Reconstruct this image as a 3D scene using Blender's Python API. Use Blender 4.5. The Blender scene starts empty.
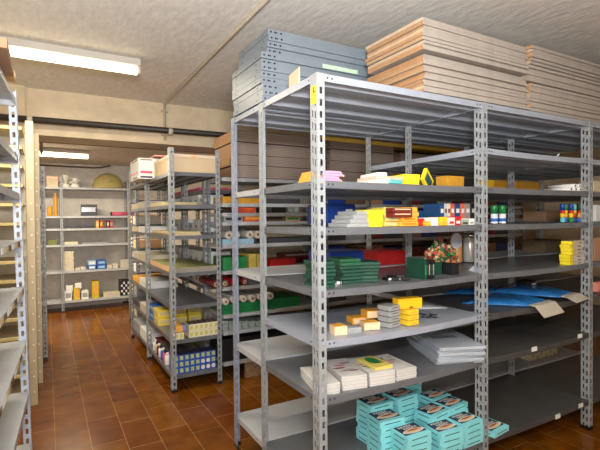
import bpy, math, random
from mathutils import Vector
R = random.Random(7)
sc = bpy.context.scene
COL = sc.collection

# ------------------------------------------------------------------ camera
CAM = Vector((-.9565, -1.5362, 1.3536)); FPX = 446.6
def cam_basis(yaw=29.584, pitch=-.844, roll=-.516):
    y, p, r = map(math.radians, (yaw, pitch, roll))
    f = Vector((math.sin(y)*math.cos(p), math.cos(y)*math.cos(p), math.sin(p)))
    r0 = Vector((math.cos(y), -math.sin(y), 0)); u0 = r0.cross(f)
    return r0*math.cos(r)+u0*math.sin(r), u0*math.cos(r)-r0*math.sin(r), f
RT, UP, FW = cam_basis()
def W(x, y, ax, v):
    """a measured photo point on the world plane ax = v"""
    d = FW + RT*((x-300)/FPX) + UP*((225-y)/FPX); i = 'xyz'.index(ax)
    return CAM + d*((v-CAM[i])/d[i])
cd = bpy.data.cameras.new('camera'); cam = bpy.data.objects.new('camera', cd); COL.objects.link(cam)
cd.sensor_fit = 'HORIZONTAL'; cd.sensor_width = 36; cd.lens = 36*FPX/600; cd.clip_start = .05
from mathutils import Matrix
m = Matrix((RT, UP, -FW)).transposed().to_4x4(); m.translation = CAM; cam.matrix_world = m
sc.camera = cam

# ------------------------------------------------------------------ materials
MATS = {}
def lin(c):
    return tuple((v/12.92 if v <= .04045 else ((v+.055)/1.055)**2.4) for v in (x/255 for x in c))
def mat(name, rgb, rough=.5, metal=0., noise=.06, scale=30., spec=.5, emit=None, bump=0., alpha=None):
    if name in MATS: return MATS[name]
    M = bpy.data.materials.new(name); M.use_nodes = True; nt = M.node_tree; b = nt.nodes['Principled BSDF']
    c = lin(rgb)
    b.inputs['Roughness'].default_value = rough; b.inputs['Metallic'].default_value = metal
    b.inputs['Specular IOR Level'].default_value = spec
    if noise:
        tc = nt.nodes.new('ShaderNodeTexCoord'); n = nt.nodes.new('ShaderNodeTexNoise'); n.inputs['Scale'].default_value = scale
        n.inputs['Detail'].default_value = 4
        nt.links.new(tc.outputs['Object'], n.inputs['Vector'])
        r = nt.nodes.new('ShaderNodeValToRGB'); r.color_ramp.elements[0].position = .3; r.color_ramp.elements[1].position = .7
        r.color_ramp.elements[0].color = (*[x*(1-noise) for x in c], 1); r.color_ramp.elements[1].color = (*[min(1, x*(1+noise)) for x in c], 1)
        nt.links.new(n.outputs['Fac'], r.inputs['Fac']); nt.links.new(r.outputs['Color'], b.inputs['Base Color'])
        if bump:
            bp = nt.nodes.new('ShaderNodeBump'); bp.inputs['Strength'].default_value = bump; bp.inputs['Distance'].default_value = .01
            nt.links.new(n.outputs['Fac'], bp.inputs['Height']); nt.links.new(bp.outputs['Normal'], b.inputs['Normal'])
    else:
        b.inputs['Base Color'].default_value = (*c, 1)
    if emit:
        b.inputs['Emission Color'].default_value = (*lin(emit[0]), 1); b.inputs['Emission Strength'].default_value = emit[1]
    if alpha is not None: b.inputs['Alpha'].default_value = alpha
    MATS[name] = M; return M

def floor_mat():
    M = bpy.data.materials.new('terracotta_tiles'); M.use_nodes = True; nt = M.node_tree; b = nt.nodes['Principled BSDF']
    tc = nt.nodes.new('ShaderNodeTexCoord'); mp = nt.nodes.new('ShaderNodeMapping')
    mp.inputs['Rotation'].default_value = (0, 0, math.radians(90)); mp.inputs['Location'].default_value = (.11, -.02, 0)
    nt.links.new(tc.outputs['Object'], mp.inputs['Vector'])
    br = nt.nodes.new('ShaderNodeTexBrick'); nt.links.new(mp.outputs['Vector'], br.inputs['Vector'])
    br.inputs['Scale'].default_value = 1; br.inputs['Brick Width'].default_value = .38; br.inputs['Row Height'].default_value = .19
    br.inputs['Mortar Size'].default_value = .0028; br.inputs['Mortar Smooth'].default_value = .3; br.offset = .37; br.inputs['Bias'].default_value = 0
    br.inputs['Color1'].default_value = (*lin((132, 80, 18)), 1); br.inputs['Color2'].default_value = (*lin((114, 60, 12)), 1)
    br.inputs['Mortar'].default_value = (*lin((158, 116, 74)), 1)
    n = nt.nodes.new('ShaderNodeTexNoise'); n.inputs['Scale'].default_value = 7; n.inputs['Detail'].default_value = 6
    nt.links.new(tc.outputs['Object'], n.inputs['Vector'])
    mx = nt.nodes.new('ShaderNodeMix'); mx.data_type = 'RGBA'; mx.blend_type = 'MULTIPLY'; mx.inputs[0].default_value = .75
    rp = nt.nodes.new('ShaderNodeValToRGB'); rp.color_ramp.elements[0].position = .3; rp.color_ramp.elements[0].color = (.5, .42, .36, 1)
    rp.color_ramp.elements[1].position = .68; rp.color_ramp.elements[1].color = (1, 1, 1, 1)
    nt.links.new(n.outputs['Fac'], rp.inputs['Fac']); nt.links.new(br.outputs['Color'], mx.inputs[6]); nt.links.new(rp.outputs['Color'], mx.inputs[7])
    nt.links.new(mx.outputs[2], b.inputs['Base Color'])
    b.inputs['Roughness'].default_value = .22; b.inputs['Specular IOR Level'].default_value = .35
    bp = nt.nodes.new('ShaderNodeBump'); bp.inputs['Strength'].default_value = .25; bp.inputs['Distance'].default_value = .004; bp.invert = True
    nt.links.new(br.outputs['Fac'], bp.inputs['Height']); nt.links.new(bp.outputs['Normal'], b.inputs['Normal'])
    return M
def plaster_mat(name, c, bump, stretch=(1, 1, 1), scale=9):
    M = bpy.data.materials.new(name); M.use_nodes = True; nt = M.node_tree; b = nt.nodes['Principled BSDF']
    tc = nt.nodes.new('ShaderNodeTexCoord'); mp = nt.nodes.new('ShaderNodeMapping'); mp.inputs['Scale'].default_value = stretch
    nt.links.new(tc.outputs['Object'], mp.inputs['Vector'])
    n = nt.nodes.new('ShaderNodeTexNoise'); n.inputs['Scale'].default_value = scale; n.inputs['Detail'].default_value = 7; n.inputs['Roughness'].default_value = .6
    nt.links.new(mp.outputs['Vector'], n.inputs['Vector'])
    r = nt.nodes.new('ShaderNodeValToRGB'); c = lin(c)
    r.color_ramp.elements[0].position = .3; r.color_ramp.elements[0].color = (*[x*.86 for x in c], 1)
    r.color_ramp.elements[1].position = .7; r.color_ramp.elements[1].color = (*[min(1, x*1.08) for x in c], 1)
    nt.links.new(n.outputs['Fac'], r.inputs['Fac']); nt.links.new(r.outputs['Color'], b.inputs['Base Color'])
    bp = nt.nodes.new('ShaderNodeBump'); bp.inputs['Strength'].default_value = bump; bp.inputs['Distance'].default_value = .02
    nt.links.new(n.outputs['Fac'], bp.inputs['Height']); nt.links.new(bp.outputs['Normal'], b.inputs['Normal'])
    b.inputs['Roughness'].default_value = .85
    return M
def lines_mat(name, c1, c2, freq, axis='Z'):
    """carton edges: fine lines stacked along one axis"""
    M = bpy.data.materials.new(name); M.use_nodes = True; nt = M.node_tree; b = nt.nodes['Principled BSDF']
    tc = nt.nodes.new('ShaderNodeTexCoord'); w = nt.nodes.new('ShaderNodeTexWave'); w.bands_direction = axis
    w.inputs['Scale'].default_value = freq; w.inputs['Distortion'].default_value = 1.5; w.inputs['Detail'].default_value = 3
    nt.links.new(tc.outputs['Object'], w.inputs['Vector'])
    r = nt.nodes.new('ShaderNodeValToRGB'); r.color_ramp.elements[0].position = .15; r.color_ramp.elements[0].color = (*lin(c1), 1)
    r.color_ramp.elements[1].position = .6; r.color_ramp.elements[1].color = (*lin(c2), 1)
    nt.links.new(w.outputs['Fac'], r.inputs['Fac']); nt.links.new(r.outputs['Color'], b.inputs['Base Color'])
    b.inputs['Roughness'].default_value = .8; MATS[name] = M
    return M

STEEL = mat('grey_painted_steel', (146, 150, 152), .42, .0, .05, 14)
PANEL = mat('panel_blue_grey_paint', (112, 122, 130), .42, .0, .05, 12)
STEELB = mat('blue_grey_painted_steel', (134, 142, 158), .42, .0, .05, 12)
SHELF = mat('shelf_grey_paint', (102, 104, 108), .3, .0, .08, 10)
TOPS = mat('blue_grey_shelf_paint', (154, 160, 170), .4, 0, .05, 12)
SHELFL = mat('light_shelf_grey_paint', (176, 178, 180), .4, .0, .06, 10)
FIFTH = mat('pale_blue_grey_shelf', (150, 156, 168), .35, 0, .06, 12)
PALE = mat('pale_white_steel', (186, 194, 208), .4, .0, .04, 20)
BOLT = mat('dark_bolt', (30, 30, 34), .5, .3, 0)
BLACK = mat('black_plastic', (22, 22, 24), .45, 0, .1, 20)
CREAM = mat('cream_paint', (206, 192, 160), .5, 0, .05, 15)
WHITE = mat('white_paper', (232, 230, 224), .7, 0, .03, 30)
OFFW = mat('off_white_carton', (196, 186, 172), .75, 0, .05, 18)
CARDP = mat('pale_carton_face', (158, 148, 137), .85, 0, .07, 22)
CARDO = lines_mat('orange_carton_edge', (138, 102, 70), (192, 154, 112), 60, 'Z')
CARDO2 = mat('light_carton_edge', (186, 162, 134), .85, 0, .1, 40); CARDO3 = mat('deep_carton_edge', (166, 124, 84), .85, 0, .12, 40)
CARDB = mat('brown_carton', (160, 122, 92), .85, 0, .1, 14)
BUND = lines_mat('brown_carton_bundle', (132, 114, 104), (156, 140, 128), 22, 'Z')
YEL = mat('yellow_carton', (236, 192, 40), .6, 0, .05, 30)
YELB = mat('bright_yellow', (238, 216, 40), .55, 0, .04, 30)
ORG = mat('orange_carton', (232, 168, 60), .6, 0, .06, 30)
PEACH = mat('peach_paper_edge', (240, 190, 140), .8, 0, .08, 80)
GREYC = mat('grey_carton', (152, 153, 152), .6, 0, .05, 30)
RED = mat('red_plastic', (196, 34, 30), .45, 0, .08, 18)
DRED = mat('dark_red_carton', (112, 34, 30), .6, 0, .08, 18)
BLUE = mat('blue_plastic', (26, 62, 142), .4, 0, .08, 18)
SKYB = mat('light_blue_carton', (150, 186, 206), .6, 0, .05, 18)
BLUEC = mat('blue_carton', (40, 96, 178), .5, 0, .06, 25)
BFILM = mat('blue_film', (40, 108, 172), .18, 0, .16, 16, bump=.5)
TEAL = mat('teal_carton', (96, 178, 178), .6, 0, .05, 18)
TURQ = mat('turquoise_carton', (146, 232, 240), .5, 0, .04, 30)
TURQD = mat('turquoise_carton_gap', (28, 84, 96), .6, 0, .04, 30)
NAVY = mat('navy_print', (22, 32, 66), .45, 0, .1, 40)
BUN = mat('bun_print', (236, 206, 166), .5, 0, .08, 60)
SAUS = mat('sausage_print', (176, 72, 44), .5, 0, .1, 60)
GREEN = mat('green_carton', (16, 62, 46), .5, 0, .16, 40)
GREENL = mat('bright_green_carton', (32, 128, 66), .5, 0, .1, 25)
SPECK = mat('speckled_grey_green', (146, 158, 150), .6, 0, .5, 45)
PURP = mat('mauve_packet', (196, 148, 178), .35, 0, .12, 40)
PINK = mat('pink_plastic', (206, 84, 112), .5, 0, .08, 30)
CHROME = mat('brushed_metal', (190, 190, 194), .2, .9, .04, 30)
GLASS = mat('tinted_jar', (190, 150, 130), .12, 0, .15, 30)
STRAW = mat('straw', (182, 168, 104), .8, 0, .2, 90, bump=.5)
GOLD = mat('amber_plastic', (200, 144, 44), .45, 0, .1, 30)
BROWN = mat('brown_tube', (108, 84, 66), .7, 0, .1, 30)
WOODY = mat('pale_yellow_wood', (240, 200, 84), .7, 0, .1, 8)
SHEETY = mat('yellowish_board', (206, 186, 140), .75, 0, .06, 12)
CLEAR = mat('clear_film', (196, 200, 204), .15, 0, .06, 12)
LAMPW = mat('lamp_white_enamel', (186, 180, 168), .45, 0, 0)
TUBE = mat('lit_tube', (255, 250, 236), .5, 0, 0, emit=((255, 238, 200), 13))
PIPE = mat('dark_pipe', (44, 40, 36), .5, 0, .15, 20)
COND = mat('grey_conduit', (178, 166, 146), .6, 0, .06, 20)
DGREY = mat('dark_grey_plastic', (66, 66, 70), .5, 0, .1, 20)

# ------------------------------------------------------------------ mesh builder
class MB:
    def __init__(s): s.v = []; s.f = []; s.m = []; s.mats = []; s.sm = []
    def mi(s, M):
        if M not in s.mats: s.mats.append(M)
        return s.mats.index(M)
    def face(s, pts, M, smooth=False):
        b = len(s.v); s.v += [tuple(p) for p in pts]; s.f.append(tuple(range(b, b+len(pts)))); s.m.append(s.mi(M)); s.sm.append(smooth)
    def box(s, x0, x1, y0, y1, z0, z1, M, side=None, bend=None):
        """side: material of the two X ends; bend(x) lowers z"""
        b = len(s.v); g = bend or (lambda x: 0)
        s.v += [(x, y, z+g(x)) for z in (z0, z1) for y in (y0, y1) for x in (x0, x1)]
        Q = [(0, 2, 3, 1), (4, 5, 7, 6), (0, 1, 5, 4), (2, 6, 7, 3), (0, 4, 6, 2), (1, 3, 7, 5)]
        for i, q in enumerate(Q):
            s.f.append(tuple(b+k for k in q)); s.m.append(s.mi(side if (side and i > 3) else M)); s.sm.append(False)
    def segbox(s, x0, x1, y0, y1, z0, z1, M, bend=None, n=8):
        if not bend: return s.box(x0, x1, y0, y1, z0, z1, M)
        b = len(s.v); mi = s.mi(M)
        for i in range(n+1):
            x = x0+(x1-x0)*i/n; g = bend(x)
            s.v += [(x, y0, z0+g), (x, y1, z0+g), (x, y1, z1+g), (x, y0, z1+g)]
        for i in range(n):
            a = b+4*i
            for k in range(4):
                s.f.append((a+k, a+4+k, a+4+(k+1) % 4, a+(k+1) % 4)); s.m.append(mi); s.sm.append(False)
        s.f.append((b, b+1, b+2, b+3)); a = b+4*n; s.f.append((a+3, a+2, a+1, a)); s.m += [mi, mi]; s.sm += [False]*2
    def tube(s, pts, r, M, n=10, caps=True):
        pts = [Vector(p) for p in pts]; mi = s.mi(M); b = len(s.v)
        rr = r if isinstance(r, (list, tuple)) else [r]*len(pts)
        for i, p in enumerate(pts):
            t = (pts[min(i+1, len(pts)-1)]-pts[max(i-1, 0)]).normalized()
            a = t.cross(Vector((0, 0, 1)) if abs(t.z) < .9 else Vector((1, 0, 0))).normalized(); c = t.cross(a)
            for k in range(n):
                q = 2*math.pi*k/n; s.v.append(tuple(p+(a*math.cos(q)+c*math.sin(q))*rr[i]))
        for i in range(len(pts)-1):
            for k in range(n):
                s.f.append((b+i*n+k, b+i*n+(k+1) % n, b+(i+1)*n+(k+1) % n, b+(i+1)*n+k)); s.m.append(mi); s.sm.append(True)
        if caps:
            s.f.append(tuple(b+k for k in range(n))[::-1]); e = b+(len(pts)-1)*n; s.f.append(tuple(e+k for k in range(n)))
            s.m += [mi, mi]; s.sm += [False]*2
    def lathe(s, prof, M, n=16, c=(0, 0, 0)):
        mi = s.mi(M); b = len(s.v)
        for r, z in prof:
            for k in range(n):
                q = 2*math.pi*k/n; s.v.append((c[0]+r*math.cos(q), c[1]+r*math.sin(q), c[2]+z))
        for i in range(len(prof)-1):
            for k in range(n):
                s.f.append((b+i*n+k, b+i*n+(k+1) % n, b+(i+1)*n+(k+1) % n, b+(i+1)*n+k)); s.m.append(mi); s.sm.append(True)
        s.f.append(tuple(b+k for k in range(n))[::-1]); e = b+(len(prof)-1)*n; s.f.append(tuple(e+k for k in range(n)))
        s.m += [mi, mi]; s.sm += [False]*2
    def build(s, name, parent=None, bevel=0., loc=None, rot=None):
        me = bpy.data.meshes.new(name); me.from_pydata(s.v, [], s.f)
        for M in s.mats: me.materials.append(M)
        me.polygons.foreach_set('material_index', s.m); me.polygons.foreach_set('use_smooth', s.sm); me.update()
        o = bpy.data.objects.new(name, me); COL.objects.link(o)
        if parent: o.parent = parent
        if loc: o.location = loc
        if rot: o.rotation_euler = (0, 0, rot) if not isinstance(rot, tuple) else rot
        if bevel:
            bm = o.modifiers.new('edge', 'BEVEL'); bm.width = bevel; bm.segments = 2; bm.limit_method = 'ANGLE'
        return o
def tag(o, label=None, cat=None, group=None, kind=None):
    if label:
        if len(label.replace('-', ' ').split()) > 15: print('LONG', label)
        o['label'] = label
    if cat: o['category'] = cat
    if group: o['group'] = group
    if kind: o['kind'] = kind
    return o
def empty(name, loc=(0, 0, 0), label=None, cat=None, group=None):
    o = bpy.data.objects.new(name, None); o.empty_display_size = .1; COL.objects.link(o); o.location = loc
    return tag(o, label, cat, group)
def copy_tree(o, loc=None, rot=None, label=None, group=None, parent=None):
    c = o.copy(); COL.objects.link(c)
    if parent: c.parent = parent
    if loc is not None: c.location = loc
    if rot is not None: c.rotation_euler = (0, 0, rot)
    if label: c['label'] = label
    if group: c['group'] = group
    for ch in list(o.children): copy_tree(ch, parent=c)
    return c
NTH = ['', 'second ', 'third ', 'fourth ', 'fifth ', 'sixth ', 'seventh ', 'eighth ', 'ninth ', 'tenth ', 'eleventh ', 'twelfth ', 'thirteenth ', 'fourteenth ', 'fifteenth ', 'sixteenth ', 'seventeenth ', 'eighteenth ', 'nineteenth ', 'twentieth ']
def layer(i, n):                 # i counted from the bottom
    if i == n-1: return 'topmost'
    if i == 0: return 'lowest'
    if i >= n/2: return NTH[n-1-i]+'from the top' 
    return NTH[i]+'from the bottom'
def place(i, n):                 # i counted from the left
    if i == 0: return 'leftmost'
    if i == n-1: return 'rightmost'
    return NTH[i]+'from the left'
def bx(name, label, cat, M, xl, xr, yt, Y, z, d, group=None, side=None, rot=0, bevel=.002, h=None):
    """upright box on a surface at height z: photo extents of its front face, front plane Y, depth d"""
    a = W(xl, yt, 'y', Y); b = W(xr, yt, 'y', Y); hh = h if h else (a.z+b.z)/2-z
    w = b.x-a.x; k = MB(); k.box(-w/2, w/2, -d/2, d/2, 0, hh, M, side)
    o = k.build(name, None, bevel, ((a.x+b.x)/2, Y+d/2, z), rot)
    tag(o, label, cat, group); o['_s'] = (w, d, hh)
    return o
def dims(o): return tuple(o['_s'])
def front_patch(o, name, M, u0, u1, v0, v1, label=None):
    """thin printed patch on the front face of a box, in fractions of the face"""
    w, d, h = dims(o); k = MB(); k.box((u0-.5)*w, (u1-.5)*w, -d/2-.0012, -d/2+.0004, v0*h, v1*h, M)
    c = k.build(name, o)
    if label: c['label'] = label
    return c
def top_patch(o, name, M, u0, u1, v0, v1, label=None):
    w, d, h = dims(o); k = MB(); k.box((u0-.5)*w, (u1-.5)*w, (v0-.5)*d, (v1-.5)*d, h-.0004, h+.0012, M)
    c = k.build(name, o)
    if label: c['label'] = label
    return c

# ------------------------------------------------------------------ room shell
CZ = 2.5
def wall(name, x0, x1, y0, y1, z0, z1, M):
    k = MB(); k.box(x0, x1, y0, y1, z0, z1, M); return tag(k.build(name), kind='structure')
PL = plaster_mat('cream_plaster', (212, 194, 164), .12)
PLF = plaster_mat('pale_far_plaster', (216, 208, 198), .12)
CEIL = plaster_mat('rough_white_ceiling', (226, 221, 212), .3, (1.2, .45, 1), 22)
wall('floor', -2.6, 5.2, -3.2, 6.5, -.1, 0, floor_mat())
wall('ceiling', -2.6, 5.2, -3.2, 3.34, CZ, CZ+.1, CEIL)
wall('ceiling_rear', -2.6, 5.2, 3.34, 6.5, 2.24, 2.34, CEIL)
wall('wall_left', -2.6, -2.5, -3.2, 6.5, 0, CZ, PL)
wall('wall_right', 5.1, 5.2, -3.2, 6.5, 0, CZ, PL)
wall('wall_front', -2.6, 5.2, -3.3, -3.2, 0, CZ, PL)
wall('wall_back', -2.6, 5.2, 6.3, 6.4, 0, 2.24, PLF)
wall('trim_1', -1.1, 5.1, 2.97, 3.34, 2.1, CZ, PL)                 # the deep beam
wall('wall_middle', .78, 5.1, 3.0, 3.3, 0, 2.1, PL)                # wall added beneath the beam, darkens the right side and stops lamp leak
wall('trim_2', -2.5, -1.1, 2.92, 3.4, 0, CZ, PL)                   # pier carrying it
wall('trim_3', -2.5, 5.1, 3.62, 3.72, 2.15, 2.24, mat('brown_joist', (150, 112, 66), .8, 0, .1, 12))

# dark pipe along the beam, clamp, conduit
k = MB(); k.tube([(-2.5, 2.85, 2.193), (1.4, 2.85, 2.225), (5.0, 2.85, 2.23)], .028, PIPE, 14)
pipe = tag(k.build('water_pipe'), 'dark pipe running across the cream beam below the ceiling', 'pipe')
for i, x in enumerate((-1.065, .1)):
    k = MB(); k.tube([(x-.02, 2.85, 2.206), (x+.02, 2.85, 2.206)], .034, LAMPW, 14); k.box(x-.008, x+.008, 2.85, 2.975, 2.2, 2.212, LAMPW)
    c = k.build('pipe_clamp', pipe); c['label'] = 'white pipe clamp'
k = MB(); k.tube([(.07, 2.95, 2.14), (.07, 2.95, 2.44), (.068, 2.93, 2.475), (.066, 2.9, 2.486), (.055, 1.4, 2.486), (.04, -1.2, 2.486)], .012, COND, 10)
cond = tag(k.build('cable_conduit'), 'thin grey conduit crossing the ceiling and turning down the beam', 'conduit')
for z in (2.42, 2.19):
    k = MB(); k.box(.04, .1, 2.94, 2.972, z-.008, z+.008, COND); k.build('conduit_clip', cond)
k = MB(); k.box(-1.0, -.975, 3.343, 3.35, 1.98, 2.24, BROWN); tag(k.build('hanging_strap'), 'brown strap hanging from the beam in front of the far strip light', 'strap')
k = MB(); k.tube([(-1.5, 6.288, 2.2), (-.3, 6.288, 2.19), (-.18, 6.288, 2.2), (-.05, 6.2, 2.228)], .013, BROWN, 8)  # brown tube stands in for the dark shadow seam where wall meets ceiling
tag(k.build('seam_shadow'), 'thin brown pipe along the end wall just below the rear ceiling', 'pipe')

def strip_light(loc, L, label, z, power, rotz=0):
    e = empty('strip_light', loc, label, 'light'); e.rotation_euler = (0, 0, rotz)
    k = MB(); k.box(-L/2, L/2, -.06, .06, -.05, 0, LAMPW); k.build('housing', e, .006)
    for s in (-1, 1):
        k = MB(); k.box(s*L/2-.02*(s+1)/2-.0, s*L/2+.02*(1-s)/2, -.05, .05, -.105, -.05, LAMPW); k.build('end_cap', e, .004)
    k = MB(); k.tube([(-L/2+.02, 0, -.078), (L/2-.02, 0, -.078)], .024, TUBE, 14); k.build('tube', e)
    ld = bpy.data.lights.new('tube_light', 'AREA'); ld.shape = 'RECTANGLE'; ld.size = L*.95; ld.size_y = .05; ld.energy = power; ld.color = (1, .89, .70)
    lo = bpy.data.objects.new('tube_light', ld); COL.objects.link(lo); lo.location = (loc[0], loc[1], loc[2]-.112); lo.rotation_euler = (0, 0, rotz)
    return e
strip_light((-.99, 1.84, CZ), 1.27, 'white fluorescent strip light on the ceiling of the front room', 0, 46, math.radians(1))
strip_light((-1.1, 4.72, 2.24), 1.27, 'fluorescent strip light glowing below the beam above the far shelves', 0, 105, math.radians(4))
strip_light((1.6, 4.9, 2.24), 1.27, 'fluorescent strip light on the rear ceiling behind the carton bundles', 0, 40)  # added lamp hidden from view, lifts the ambient light around the rear racks
strip_light((.6, -2.3, CZ), 1.27, 'fluorescent strip light on the ceiling behind the viewer', 0, 40)  # out-of-view fixture added as room fill
def area(name, loc, tgt, size, power, col):
    ld = bpy.data.lights.new(name, 'AREA'); ld.size = size; ld.energy = power; ld.color = col
    lo = bpy.data.objects.new(name, ld); COL.objects.link(lo); lo.location = loc
    lo.rotation_euler = (Vector(tgt)-Vector(loc)).to_track_quat('-Z', 'Y').to_euler()
area('bounce_flash', (-1.0, -1.75, 1.7), (-.8, -1.1, 2.6), .35, 225, (.97, .98, 1))
area('camera_flash', (-1.05, -1.7, 1.22), (.5, .8, 1.3), .2, 32, (.98, .98, 1))

# ------------------------------------------------------------------ shelving racks
POSTS = {}
def post_mesh(H, sx, sy, M, wx=.036, wy=.052):
    key = (H, sx, sy, M.name, wx, wy)
    if key in POSTS: return POSTS[key]
    k = MB(); P = .0488; n = int(H/P)
    def strip(cols, fn):
        for a, b, hole in cols:
            for i in range(n+1):
                z0 = i*P; z1 = min(H, z0+P)
                if hole and i < n:
                    off = .5*P if hole == 2 else 0; za = z0+.004+off*.36; zb = za+P*.56
                    k.face([fn(a, z0), fn(b, z0), fn(b, za), fn(a, za)], M); k.face([fn(a, zb), fn(b, zb), fn(b, z1), fn(a, z1)], M)
                else: k.face([fn(a, z0), fn(b, z0), fn(b, z1), fn(a, z1)], M)
    strip([(0, .012, 0), (.012, .0245, 1), (.0245, wx, 0)], lambda a, z: (sx*a, 0, z))
    strip([(0, .01, 0), (.01, .02, 1), (.02, .031, 0), (.031, .041, 2), (.041, wy, 0)], lambda a, z: (0, sy*a, z))
    o = k.build('upright'); me = o.data; COL.objects.unlink(o); bpy.data.objects.remove(o)
    POSTS[key] = me; return me
def foot_mesh(sx, sy, wx=.036, wy=.052):
    key = ('f', sx, sy)
    if key not in POSTS:
        k = MB(); k.box(*sorted((-.003*sx, sx*(wx+.002))), *sorted((-.003*sy, sy*.006)), 0, .022, BLACK)
        k.box(*sorted((-.003*sx, sx*.006)), *sorted((-.003*sy, sy*(wy+.002))), 0, .022, BLACK)
        o = k.build('foot'); POSTS[key] = o.data; COL.objects.unlink(o); bpy.data.objects.remove(o)
    return POSTS[key]
def add_post(par, x, y, H, sx, sy, M):
    o = bpy.data.objects.new('upright', post_mesh(H, sx, sy, M)); COL.objects.link(o); o.parent = par; o.location = (x, y, 0)
    so = o.modifiers.new('gauge', 'SOLIDIFY'); so.thickness = .002; so.offset = 0
    f = bpy.data.objects.new('foot', foot_mesh(sx, sy)); COL.objects.link(f); f.parent = o
    return o
def shelf_mb(x0, x1, y0, y1, M, sag=0., lip=.03, ribs=True, axis='x'):
    """folded sheet shelf: top at z = 0, lips down, ribs beneath along the long side"""
    k = MB(); c = (x0+x1)/2; h = (x1-x0)/2; bend = (lambda x: -sag*(1-((x-c)/h)**2)) if sag else None
    t = .0016
    k.segbox(x0, x1, y0, y1, -t, 0, M, bend)
    k.segbox(x0, x1, y0, y0+t, -lip, -t, M, bend); k.segbox(x0, x1, y1-t, y1, -lip, -t, M, bend)
    k.segbox(x0, x1, y0+t, y0+.012, -lip, -lip+t, M, bend); k.segbox(x0, x1, y1-.012, y1-t, -lip, -lip+t, M, bend)
    k.box(x0, x0+t, y0+t, y1-t, -lip, -t, M); k.box(x1-t, x1, y0+t, y1-t, -lip, -t, M)
    if ribs and axis == 'x':
        n = max(2, round((y1-y0)/.18)); g = bend or (lambda x: 0); ns = 8 if bend else 1
        for i in range(n):
            y = y0+(y1-y0)*(i+.5)/n
            pf = ((y-.062, -t-.0004), (y-.03, -.03), (y+.03, -.03), (y+.062, -t-.0004))
            for q in range(ns):
                xa = x0+.01+(x1-x0-.02)*q/ns; xb = x0+.01+(x1-x0-.02)*(q+1)/ns
                for (ya, za), (yb, zb) in zip(pf, pf[1:]):
                    k.face([(xa, ya, za+g(xa)), (xa, yb, zb+g(xa)), (xb, yb, zb+g(xb)), (xb, ya, za+g(xb))], M)
    elif ribs:
        n = max(2, round((x1-x0)/.16))
        for i in range(n):
            x = x0+(x1-x0)*(i+.5)/n; k.box(x-.032, x+.032, y0+.01, y1-.01, -.022, -t-.0004, M)
    for xb in (x0+.05, x0+.072, x1-.05+.036, x1-.072+.036) if x1-x0 > .2 else ():
        if xb < x1-.003: k.tube([(xb, y0-.0012, -lip*.5), (xb, y0+.001, -lip*.5)], .0042, BOLT, 6)
    for yb in (y0+.065, y1-.065):
        k.tube([(x0-.0012, yb, -lip*.5), (x0+.001, yb, -lip*.5)], .0042, BOLT, 6)
    return k
def add_shelf(par, x0, x1, y0, y1, z, M, sag=0., lip=.03, axis='x'):
    return shelf_mb(x0+.0025, x1-.0025, y0+.0025, y1-.0025, M, sag, lip, True, axis).build('shelf', par, loc=(0, 0, z))

# --- the big double rack in front
H = 1.943; YQ = .568; YR = .963
A2, A3, A4, A5, A6, A7, BA = 1.508, 1.314, 1.058, .85, .617, .192, 1.71
main = empty('double_rack', (0, 0, 0), 'large double-sided grey steel rack crowded with stationery and topped by cardboard', 'rack')
plates = []
for i in range(4):
    sx = 1 if i < 3 else -1
    p = add_post(main, i, 0, H, sx, 1, STEEL); plates.append(p)
    add_post(main, i, YQ, H, sx, -1, STEEL); add_post(main, i, YR, H, sx, -1, STEELB if i == 0 else STEEL)
SH = {}
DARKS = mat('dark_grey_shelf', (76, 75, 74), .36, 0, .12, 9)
for b in range(3):
    lv = [H, A2, A3, A4, A5, A6, A7] if b == 0 else [H, BA, A2, A3, A4, A5, A6, A7]
    for z in lv:
        sag = .012 if z in (A6, A5) else (.006 if z < 1.8 else 0)
        z1 = z-.001 if z == H else z
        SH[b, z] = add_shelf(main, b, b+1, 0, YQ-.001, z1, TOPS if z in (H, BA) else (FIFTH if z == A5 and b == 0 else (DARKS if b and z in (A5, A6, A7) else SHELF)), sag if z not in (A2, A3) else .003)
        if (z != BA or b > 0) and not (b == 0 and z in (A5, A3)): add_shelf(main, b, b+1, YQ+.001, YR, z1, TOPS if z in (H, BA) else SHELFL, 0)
# label plates and sticker
def lip_tag(b, z, px, py, w=.045):
    p = W(px, py, 'y', 0); k = MB(); k.box(p.x-w/2, p.x+w/2, -.0012, .003, -.026, -.001, WHITE)
    o = k.build('price_tag', SH[b, z]); o.location = (0, 0, p.z-z+.0135); o['label'] = 'white price tag'
lip_tag(1, A6, 534.5, 349); lip_tag(1, A6, 580, 336); lip_tag(1, A7, 558, 416.5); lip_tag(1, A7, 581, 405.5)
k = MB(); z0 = W(316, 103, 'x', 0).z; z1 = W(316, 85, 'x', 0).z
k.box(-.0016, -.001, .002, .046, z0, z1, YELB); k.box(-.0021, -.0016, .012, .03, z0+.045, z0+.05, BOLT); k.box(-.0021, -.0016, .02, .026, z0+.05, z0+.068, BOLT)
s = k.build('sticker', plates[0]); s['label'] = 'yellow sticker'

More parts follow.
